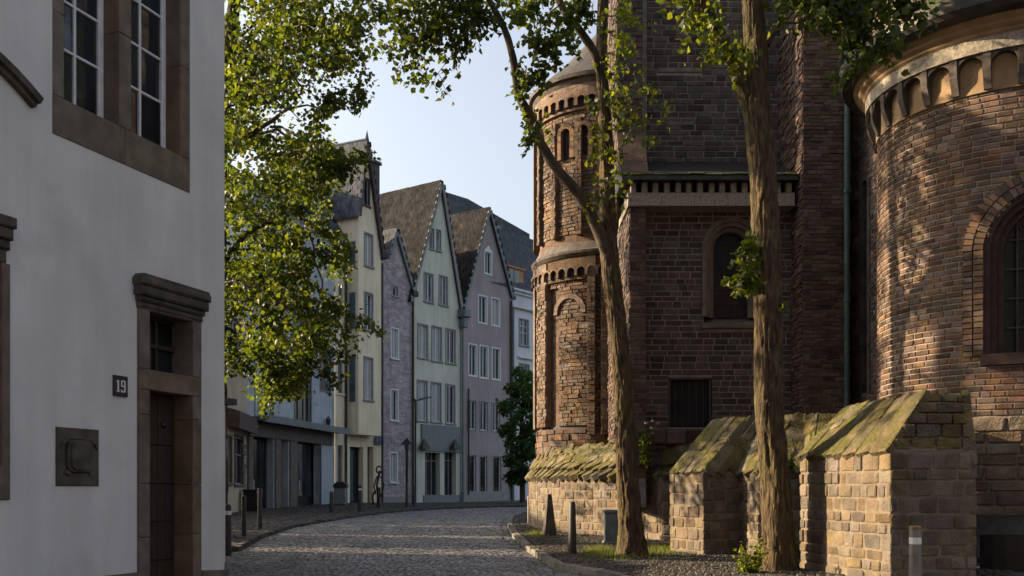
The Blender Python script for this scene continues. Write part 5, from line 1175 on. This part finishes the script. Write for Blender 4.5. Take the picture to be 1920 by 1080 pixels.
# ---- right tree, Y about 14.3
Y3 = 14.0; pxm = Y3/F*.88
t3 = tree_thing('street_tree', 'thick trunked tree leaning between the mossy buttresses with a leafy shoot at window height', (FX(1462, Y3), Y3, gz(Y3)))
pth = [(tp(1463, 1100, Y3), 38*pxm), (tp(1461, 1040, Y3), 33*pxm), (tp(1453, 900, Y3), 29.5*pxm), (tp(1443, 780, Y3), 28.5*pxm), (tp(1441, 690, Y3), 28*pxm), (tp(1439, 570, Y3), 28*pxm), (tp(1436, 450, Y3), 27.5*pxm), (tp(1431, 330, Y3), 27*pxm), (tp(1422, 230, Y3), 28*pxm), (tp(1418, 180, Y3), 27*pxm), (tp(1418, 110, Y3), 23*pxm), (tp(1411, 0, Y3), 20.5*pxm), (tp(1408, -150, Y3), 18*pxm), (tp(1420, -330, Y3), 13*pxm)]
trunk('trunk', pth, M['bark'], t3, seg=84, step=.03, seed=1.3, flare=.5, amp=.066)
pth = [(tp(1412, 235, Y3), 15*pxm), (tp(1393, 170, Y3-.05), 13.5*pxm), (tp(1368, 105, Y3-.15), 12.5*pxm), (tp(1342, 50, Y3-.2), 12*pxm), (tp(1318, 0, Y3-.25), 11*pxm), (tp(1290, -70, Y3-.3), 10*pxm), (tp(1240, -200, Y3-.3), 7*pxm)]
trunk('limb', pth, M['bark'], t3, seg=36, amp=.06, seed=4.4, step=.04)
tw = MB(); lv = []; lvy = []
pth = [(tp(1440, 85, Y3), 5*pxm), (tp(1458, 50, Y3+.1), 4.5*pxm), (tp(1482, 5, Y3+.2), 4*pxm), (tp(1520, -60, Y3+.2), 3*pxm)]
trunk('limb', pth, M['barkd'], t3, seg=14, amp=.02, seed=5.4, step=.05)
twig(tw, tp(1459, 48, Y3+.1), tp(1590, 45, Y3), .014, .006, .03, 7, .03)
for a, b in (((1300, -20), (1285, 70)), ((1310, -10), (1320, 80)), ((1330, 10), (1295, 60)), ((1375, 110), (1345, 80)), ((1385, 150), (1390, 100)), ((1340, 60), (1375, 90)), ((1300, -30), (1350, 40)), ((1360, 80), (1330, 95)), ((1290, -30), (1262, 20))):
    spray(a, b, Y3-.2, Y3-.4+random.uniform(-.3, .2), per=4, spread=.09, subs=2, out=lvy)
for a, b in (((1500, -40), (1560, 60)), ((1540, -40), (1600, 90)), ((1560, -30), (1640, 70)), ((1600, -30), (1690, 50)), ((1640, -30), (1720, 30)), ((1480, -20), (1530, 30)), ((1590, 20), (1610, 110)), ((1600, 20), (1660, 95)), ((1520, -40), (1480, 30)), ((1650, -40), (1740, 10)), ((1560, -20), (1590, 40))):
    spray(a, b, Y3, Y3-.5+random.uniform(-.4, .3), per=11, spread=.11, subs=5)
for a, b in (((1420, 480), (1375, 500)), ((1418, 470), (1400, 440)), ((1420, 500), (1380, 545)), ((1416, 520), (1352, 525)), ((1420, 520), (1402, 548)), ((1418, 460), (1385, 470))):
    spray(a, b, Y3-.15, Y3-.35+random.uniform(-.1, .1), n=4, per=9, spread=.04, r0=.008, sag=.02, subs=1, out=lvy)
lvy += clump(tp(1470, 575, Y3-.2), (.04, .05, .08), 9).tolist()
leaves('leaf_shoots', lvy, .09, M['leafy'], t3)
for _ in range(40):
    c = tp(random.uniform(1180, 1900), random.uniform(-480, -100), Y3+random.uniform(-1.8, 1.8)); lv += clump(c, (.5, .6, .4), 60).tolist()
leaves('crown', lv, .10, M['leaf'], t3); tw.build('twigs', M['barkd'], t3, kind='stuff')
# ---- big leafy tree on the left
Y1 = 21.5
t1 = tree_thing('leafy_tree', 'big backlit leafy tree overhanging the street beside the white house', (FX(395, Y1), Y1, gz(Y1)))
pxm = Y1/F
pth = [(tp(392, 1030, Y1), 34*pxm), (tp(395, 800, Y1), 28*pxm), (tp(398, 500, Y1), 24*pxm), (tp(405, 300, Y1), 20*pxm), (tp(420, 180, Y1), 15*pxm), (tp(440, 0, Y1), 10*pxm)]
trunk('trunk', pth, M['bark'], t1, seg=40, step=.08, seed=2, flare=.3)
tw = MB()
BRN = [((398, 520), (560, 380), .09), ((398, 560), (600, 620), .07), ((405, 300), (600, 200), .08), ((430, 190), (480, 60), .07), ((430, 190), (640, 60), .06), ((398, 620), (500, 700), .06), ((398, 480), (620, 480), .05), ((410, 250), (640, 300), .05), ((560, 380), (620, 640), .03)]
for a, b, r in BRN: twig(tw, tp(*a, Y1), tp(*b, Y1+random.uniform(-1.5, 1.5)), r, .01, .3, 8, .12)
for k in range(34):
    a = (random.uniform(400, 560), random.uniform(60, 600)); b = (a[0]+random.uniform(30, 120), a[1]+random.uniform(-70, 60)); twig(tw, tp(*a, Y1+random.uniform(-2, 0)), tp(*b, Y1-random.uniform(.5, 2.5)), .03, .005, .12, 6, .06)
EDGE = [(-140, 720), (0, 722), (60, 700), (120, 690), (180, 655), (230, 640), (300, 668), (340, 640), (400, 600), (450, 600), (500, 630), (560, 610), (600, 655), (640, 640), (690, 610), (740, 575), (760, 540)]
def edge(y):
    for (a, xa), (b, xb) in zip(EDGE, EDGE[1:]):
        if a <= y <= b: return xa+(xb-xa)*(y-a)/(b-a)
    return 500
lv = []; n = 0
while n < 660:
    py = random.uniform(-160, 745); xe = edge(py); px = random.uniform(300, xe-28)
    if py > 640 and px < 480 and py > 640+(px-420)*.9+20: continue
    if py > 715 and px < 500: continue
    e = noise.noise((px*.012, py*.012, 4.2))
    if e < -.26 and random.random() < .85: continue
    if px < 425 and random.random() < .5: continue
    Yc = Y1+random.gauss(0, 1.5); r = random.uniform(.3, .65)*(.6 if xe-px < 70 else 1)
    lv += clump(tp(px, py, Yc), (r*1.15, r, r*.62), int(50*random.uniform(.5, 1.3))).tolist(); n += 1
for a, b in (((600, 300), (690, 310)), ((600, 600), (672, 640)), ((600, 560), (695, 615)), ((560, 640), (660, 665)), ((580, 480), (655, 500)), ((560, 100), (700, 40)), ((560, 60), (722, 25)), ((600, 180), (680, 190)), ((520, 690), (575, 745)), ((520, 690), (510, 748)), ((430, 640), (452, 690)), ((540, 690), (625, 700)), ((600, 120), (690, 110)), ((600, 200), (690, 150)), ((425, 640), (430, 685)), ((620, 330), (690, 290)), ((600, 420), (640, 470))):
    spray(a, b, Y1-.5, Y1-1+random.uniform(-.5, .5), n=7, per=13, spread=.12, subs=4)
for k in range(75):  # extra crown clumps added to mottle the sun on the tower
    c = Vector((random.uniform(-9, -4.4), random.uniform(25, 28.5), random.uniform(6, 14)))
    if 960+c.x/c.y*F < 640 and noise.noise((c.x*.5, c.y*.3, c.z*.5)) > .0: lv += clump(c, (.5, .5, .35), 70).tolist()
leaves('crown', lv, .10, M['leaf'], t1); tw.build('branches', M['barkd'], t1)
print('left crown leaves', len(lv))
# ---- unseen tree added behind the white house to dapple the right apse
t5 = tree_thing('shade_tree', 'tall unseen tree added behind the white house to dapple the apse', (-8.2, 18.3, gz(18)))
trunk('trunk', [((-8.2, 18.3, 0), .3), ((-8.1, 18.4, 5), .24), ((-8.3, 18.2, 9), .16), ((-8.2, 18.3, 12), .07)], M['bark'], t5, seg=24, step=.15, seed=6)
lv = []; n = 0; yt = MB()
while n < 62:
    c = Vector((random.uniform(-10.8, -5.9), random.uniform(15.9, 20.4), random.uniform(8.3, 13.6)))
    if 960+c.x/c.y*F > 405 or noise.noise((c.x*.42, c.y*.25+c.z*.42, 1.7)) < .04: continue
    lv += clump(c, (.42, .42, .30), 75).tolist(); n += 1
    if n % 5 == 0: twig(yt, (-8.2, 18.3, c.z-1.5), c, .05, .01, .2, 5, .08)
leaves('crown', lv, .12, M['leaf'], t5); yt.build('branches', M['barkd'], t5)
# ---- small dark tree in front of the white mansard house
Yf = 52
t4 = tree_thing('small_tree', 'small round dark green tree in front of the white mansard house', (FX(978, Yf), Yf, gz(Yf)))
mb = MB(); mb.tube([tp(980, 960, Yf), tp(979, 860, Yf), tp(976, 780, Yf)], [.16, .12, .07], 10)
for k in range(7): mb.tube([tp(978, 860-k*12, Yf), tp(978+random.uniform(-26, 26), 800-k*14, Yf+random.uniform(-.8, .8))], [.05, .015], 5)
mb.build('trunk', M['barkd'], t4)
lv = []
for _ in range(95):
    py = random.uniform(690, 905); half = 34 if py > 760 else 16+(py-690)*.28
    if py > 860: half = 24
    px = 976+random.uniform(-half, half)+(4 if py < 740 else 0); lv += clump(tp(px, py, Yf+random.gauss(0, .6)), (.36, .4, .28), 62).tolist()
leaves('crown', lv, .17, M['leafd'], t4)
# ---- low plants
def shrub(name, label, px, py, Y, r, n, size, m, flowers=0):
    c = tp(px, py, Y); t = thing(name, label, 'plant', (c.x, c.y, c.z-r[2]))
    lv = []; s = MB()
    for k in range(10):
        b = c+Vector((random.uniform(-.8, .8)*r[0], random.uniform(-.8, .8)*r[1], random.uniform(.1, 1)*r[2])); pts = twig(s, c-Vector((0, 0, r[2])), b, .008, .003, .02, 4, .02, lv, n//40, r[0]*.22)
    s.build('stem', M['barkd'], t, kind='stuff'); leaves('foliage', lv, size, m, t)
    for k in range(flowers):
        f_ = MB(); q = c+Vector((random.uniform(-1, 1.4)*r[0], -.05, random.uniform(.6, 1.5)*r[2])); f_.lathe((q.x, q.y), [(0, q.z), (.035, q.z+.015), (.045, q.z+.05), (0, q.z+.06)], 8); f_.build('flower', M['flower'], t)
M['flower'] = mat('pale_pink_flower', (.22, .14, .13), (.32, .22, .2), 20, .7, 0)
shrub('leafy_shrub', 'bright shrub at the foot of the right tree trunk', 1405, 1050, 13.6, (.22, .2, .34), 500, .055, M['leafy'])
shrub('flowering_weed', 'small flowering plant growing on the coping behind the middle tree', 1213, 835, 20.5, (.22, .15, .33), 420, .06, M['leafy'], 5)
shrub('wall_weed', 'tuft of leaves at the base of the middle buttress', 1478, 868, 15.2, (.12, .1, .10), 120, .05, M['leafd'])
def grass(label, areas, n):
    V = []; Fc = []
    for k in range(n):
        px, py, sx, sy = random.choice(areas); X, Y = GP(px+random.gauss(0, sx), py+random.gauss(0, sy), .09); z = gz(Y)+.09; h_ = random.uniform(.03, .12); a = random.uniform(0, 6.28); w = .006; l = random.uniform(-.05, .05)
        i = len(V); V += [(X-w*math.cos(a), Y-w*math.sin(a), z), (X+w*math.cos(a), Y+w*math.sin(a), z), (X+l, Y+random.uniform(-.05, .05), z+h_)]; Fc.append((i, i+1, i+2))
    me = bpy.data.meshes.new('grass'); me.from_pydata(V, [], Fc); me.materials.append(M['grass']); o = bpy.data.objects.new('grass', me); link(o); tag(o, label, 'grass', kind='stuff')
grass('tufts of grass at the foot of the middle tree trunk', [(1130, 1036, 16, 5), (1115, 1040, 10, 4), (1235, 1040, 20, 5), (1160, 1046, 20, 3), (1010, 1004, 10, 3), (1245, 1030, 14, 3)], 5200)

lf = []
for k in range(420):
    Y = random.uniform(13, 26); X = xat(RK, Y)+abs(random.gauss(0, .7))*random.choice((-1, 1, 1)); lf.append((X, Y, gz(Y)+.118 if X > xat(RK, Y) else gz(Y)+.05))
lo = leaves('fallen_leaves', lf, .05, M['grass'], None, up=2.5); tag(lo, 'scattered fallen leaves along the church side kerb', 'leaves', kind='stuff')
# ================================================================ STREET FURNITURE
M['bollard'] = mat('dark_bollard_paint', (.022, .022, .024), (.038, .037, .038), 8, .5, .15, 60)
M['bollardg'] = mat('grey_bollard_metal', (.15, .14, .12), (.22, .205, .18), 8, .5, .2, 60, metal=.2)
M['white'] = mat('white_reflective_band', (.6, .6, .58), (.7, .7, .68), 8, .5, .05, 40)
M['cap'] = mat('rusty_cap', (.16, .09, .035), (.28, .17, .07), 20, .8, .3, 60)
def bollard(label, px, ybase, ytop, w0, w1, band=False, m='bollard', Y=None, seg=14, cap='round', grp='bollards along the house side kerb', name='bollard', raised=.09):
    if Y is None: X, Y = GP(px, ybase, raised)
    else: X = FX(px, Y)
    z0 = gz(Y)+raised; zt = ZY(ytop, Y); r0, r1 = w0/2*Y/F, w1/2*Y/F
    t = thing(name, label, 'bollard', (X, Y, z0), grp)
    s = MB(); pr = [(r0*1.0, z0-.05), (r0, z0+.03), (r1, zt-r1*.6), (r1*.85, zt-r1*.25), (r1*.5, zt-.005), (0, zt)]
    tt0 = R(57) if seg == 4 else 0
    if cap == 'flat': pr = [(r0, z0-.05), (r1, zt-.03)]
    s.lathe((X, Y), pr, seg, tt0, tt0+2*math.pi); s.build('post', M[m], t, smooth=cap != 'flat' and seg > 8)
    if cap == 'flat': s = MB(); s.lathe((X, Y), [(r1*1.08, zt-.035), (r1*1.12, zt-.015), (r1*.9, zt), (0, zt+.005)], seg); s.build('cap', M['cap'], t)
    if band:
        s = MB(); rr = r1+(r0-r1)*.12; s.lathe((X, Y), [(rr+.003, zt-.19), (rr+.003, zt-.12)], seg); s.build('band', M['white'], t)
    return t
bollard('dark bollard with white band at the corner of the white house', 427, 1036, 945, 14, 13, True)
bollard('dark bollard second from the white house corner', 457, 1007, 929, 10, 9.5)
bollard('thin dark bollard third from the white house corner', 487, 993, 915, 9.5, 9)
bollard('short dark bollard in front of the grey litter bin', 622, 962, 921, 9, 8)
bollard('dark bollard in front of the teal door of the yellow house', 675, 960, 910, 8, 7, band=True)
bollard('small dark bollard beside the street lamp under the mauve house', 763, 952, 905, 6, 5)
bollard('thin post beside the street lamp in front of the green house', 776, 951, 908, 5, 5)
bollard('dark bollard behind the litter bin by the yellow house', 648, 946, 908, 7, 7)
bollard('tapered slim bollard nearer on the church pavement', 1073, 1040, 940, 17, 12, False, grp='bollards along the church side', m='bollard')
bollard('broad tapered concrete bollard close to the curved plinth wall', 1030, 1006, 926, 32, 11, False, m='trimdark', seg=4, grp='bollards along the church side')
bollard('thin post at the far end of the curved plinth wall', 991, 984, 930, 4, 4, m='bollardg', grp='bollards along the church side')
bollard('foreground metal bollard with rusty cap before the largest buttress', 1716, 0, 986, 27, 22, True, m='bollardg', Y=10.4, cap='flat', seg=8, grp='bollards along the church side')
# grey utility box behind the middle tree
X, Y = FX(1144, 19.6), 19.6; t = thing('utility_box', 'grey utility box behind the middle tree trunk', 'box', (X, Y, gz(Y)+.09)); fr = Fr((X-.10, Y, 0), (1, 0, 0))
s = MB(); s.bbox(fr, 0, .34, -.25, 0, gz(Y)+.12, ZY(962, Y), .015); s.build('cabinet', M['metalb'], t); s = MB(); s.bbox(fr, -.02, .36, -.27, .02, ZY(962, Y), ZY(958, Y)+.02, .01); s.build('lid', M['metalb'], t); s = MB(); s.box(fr, -.02, .36, -.27, .02, gz(Y)+.05, gz(Y)+.15); s.build('foot', M['greystone'], t)
# litter bin
X, Y = GP(637, 949, .09); t = thing('litter_bin', 'grey litter bin with a dark hood by the shop canopy end', 'bin', (X, Y, gz(Y)+.09)); fr = Fr((X-.33, Y, 0), (1, 0, 0))
s = MB(); s.bbox(fr, .06, .60, -.5, 0, gz(Y)+.15, gz(Y)+.95, .04); s.build('body', M['metalb'], t); s = MB(); s.prism(fr, [(0, gz(Y)+.95), (.66, gz(Y)+.95), (.62, gz(Y)+1.12), (.45, gz(Y)+1.22), (.2, gz(Y)+1.22), (.05, gz(Y)+1.12)], -.53, .03); s.build('hood', M['black'], t)
X, Y = GP(470, 960, .09); t = thing('planter_box', 'dark square box standing by the shop pier behind the bollards', 'box', (X, Y, gz(Y)+.09)); fr = Fr((X-.3, Y, 0), (1, 0, 0))
s = MB(); s.bbox(fr, 0, .62, -.5, 0, gz(Y)+.1, gz(Y)+.9, .03); s.build('box', M['black'], t); s = MB(); s.bbox(fr, -.03, .65, -.53, .03, gz(Y)+.9, gz(Y)+.96, .01); s.build('rim', M['lead'], t)
# looped metal sculpture
X, Y = GP(710, 953, .09); t = thing('metal_sculpture', 'thin looped metal figure sculpture on a post before the yellow house', 'sculpture', (X, Y, gz(Y)+.09)); z = gz(Y)+.09
s = MB(); s.tube([(X, Y, z), (X, Y, z+.9)], .09, 8); s.build('post', M['lead'], t)
s = MB()
s.tube([(X-.12, Y, z+.6), (X-.20, Y, z+.95), (X-.1, Y, z+1.3), (X, Y, z+1.45), (X+.12, Y, z+1.3), (X+.24, Y, z+1.0), (X+.16, Y, z+.7), (X+.05, Y, z+.45)], .032, 7)
s.tube([(X-.02, Y, z+.5), (X-.08, Y, z+1.0), (X+.02, Y, z+1.45), (X+.04, Y, z+1.62)], .05, 7)
s.tube([(X-.22, Y, z+.15), (X-.26, Y, z+.5), (X-.14, Y, z+.8)], .04, 7)
k = 14; s.tube([(X+.02+.12*math.cos(6.283*i/k), Y, z+1.66+.15*math.sin(6.283*i/k)) for i in range(k+1)], .035, 6, cap=False)
s.build('figure', M['lead'], t, smooth=True)
# street lamp and twin pole
X, Y = GP(776, 950, .09); X = FX(779, 52); Y = 52.0; t = thing('street_lamp', 'slim street lamp with an angled head before the pale green house', 'street lamp', (X, Y, gz(Y)+.09))
s = MB(); s.tube([(X, Y, gz(Y)), (X, Y, ZY(752, Y))], .05, 8); s.build('pole', M['lead'], t)
s = MB(); s.tube([(X, Y, ZY(752, Y)), (X+.35, Y-.1, ZY(748, Y)), (X+.85, Y-.2, ZY(745, Y))], [.035, .06, .04], 8); s.build('lamp_head', M['metalb'], t)
s = MB(); s.tube([(X, Y, ZY(752, Y)), (X-.1, Y, ZY(746, Y))], [.07, .04], 8); s.build('bracket', M['lead'], t)
X = FX(763, 51.5); Y = 51.5; t = thing('capped_post', 'dark post with a pyramid cap in front of the mauve house', 'post', (X, Y, gz(Y)+.09)); z = ZY(833, Y)
s = MB(); s.tube([(X, Y, gz(Y)), (X, Y, z)], .07, 8); s.build('pole', M['black'], t)
s = MB(); s.add([(X-.3, Y-.3, z-.02), (X+.3, Y-.3, z-.02), (X+.3, Y+.3, z-.02), (X-.3, Y+.3, z-.02), (X, Y, z+.35)], [(0, 1, 4), (1, 2, 4), (2, 3, 4), (3, 0, 4), (0, 3, 2, 1)]); s.build('cap', M['black'], t)
s = MB(); s.tube([(X, Y, z-.3), (X, Y, z)], .12, 8); s.build('lantern', M['glassb'], t)
# blue street sign on the house corner
t = thing('street_sign', 'small blue street name sign at the corner of the mauve house', 'sign', tuple(f3.pos(-.1, .1, 3.5))); a, b = -.45, .05
M['signblue'] = mat('blue_enamel', (.03, .05, .12), (.04, .065, .15), 6, .35, .02, 40)
fsg = Fr(f3.pos(0, .15, 0), f3.a); a, b = fsg.u_of(703), fsg.u_of(719); z0, z1 = fsg.z_of(0, 834), fsg.z_of(0, 818)
s = MB(); s.bbox(fsg, a, b, 0, .03, z0, z1, .005); s.build('plate', M['signblue'], t)
s = MB(); n_ = 6
for i in range(n_): s.box(fsg, a+(b-a)*(.12+.13*i), a+(b-a)*(.12+.13*i+.07), .03, .034, z0+(z1-z0)*.38, z0+(z1-z0)*(.60 if i % 2 else .68))
s.build('lettering', M['metalb'], t)
s = MB(); s.box(fsg, (a+b)/2-.02, (a+b)/2+.02, -.14, 0, z0+.1, z0+.14); s.build('bracket', M['lead'], t)
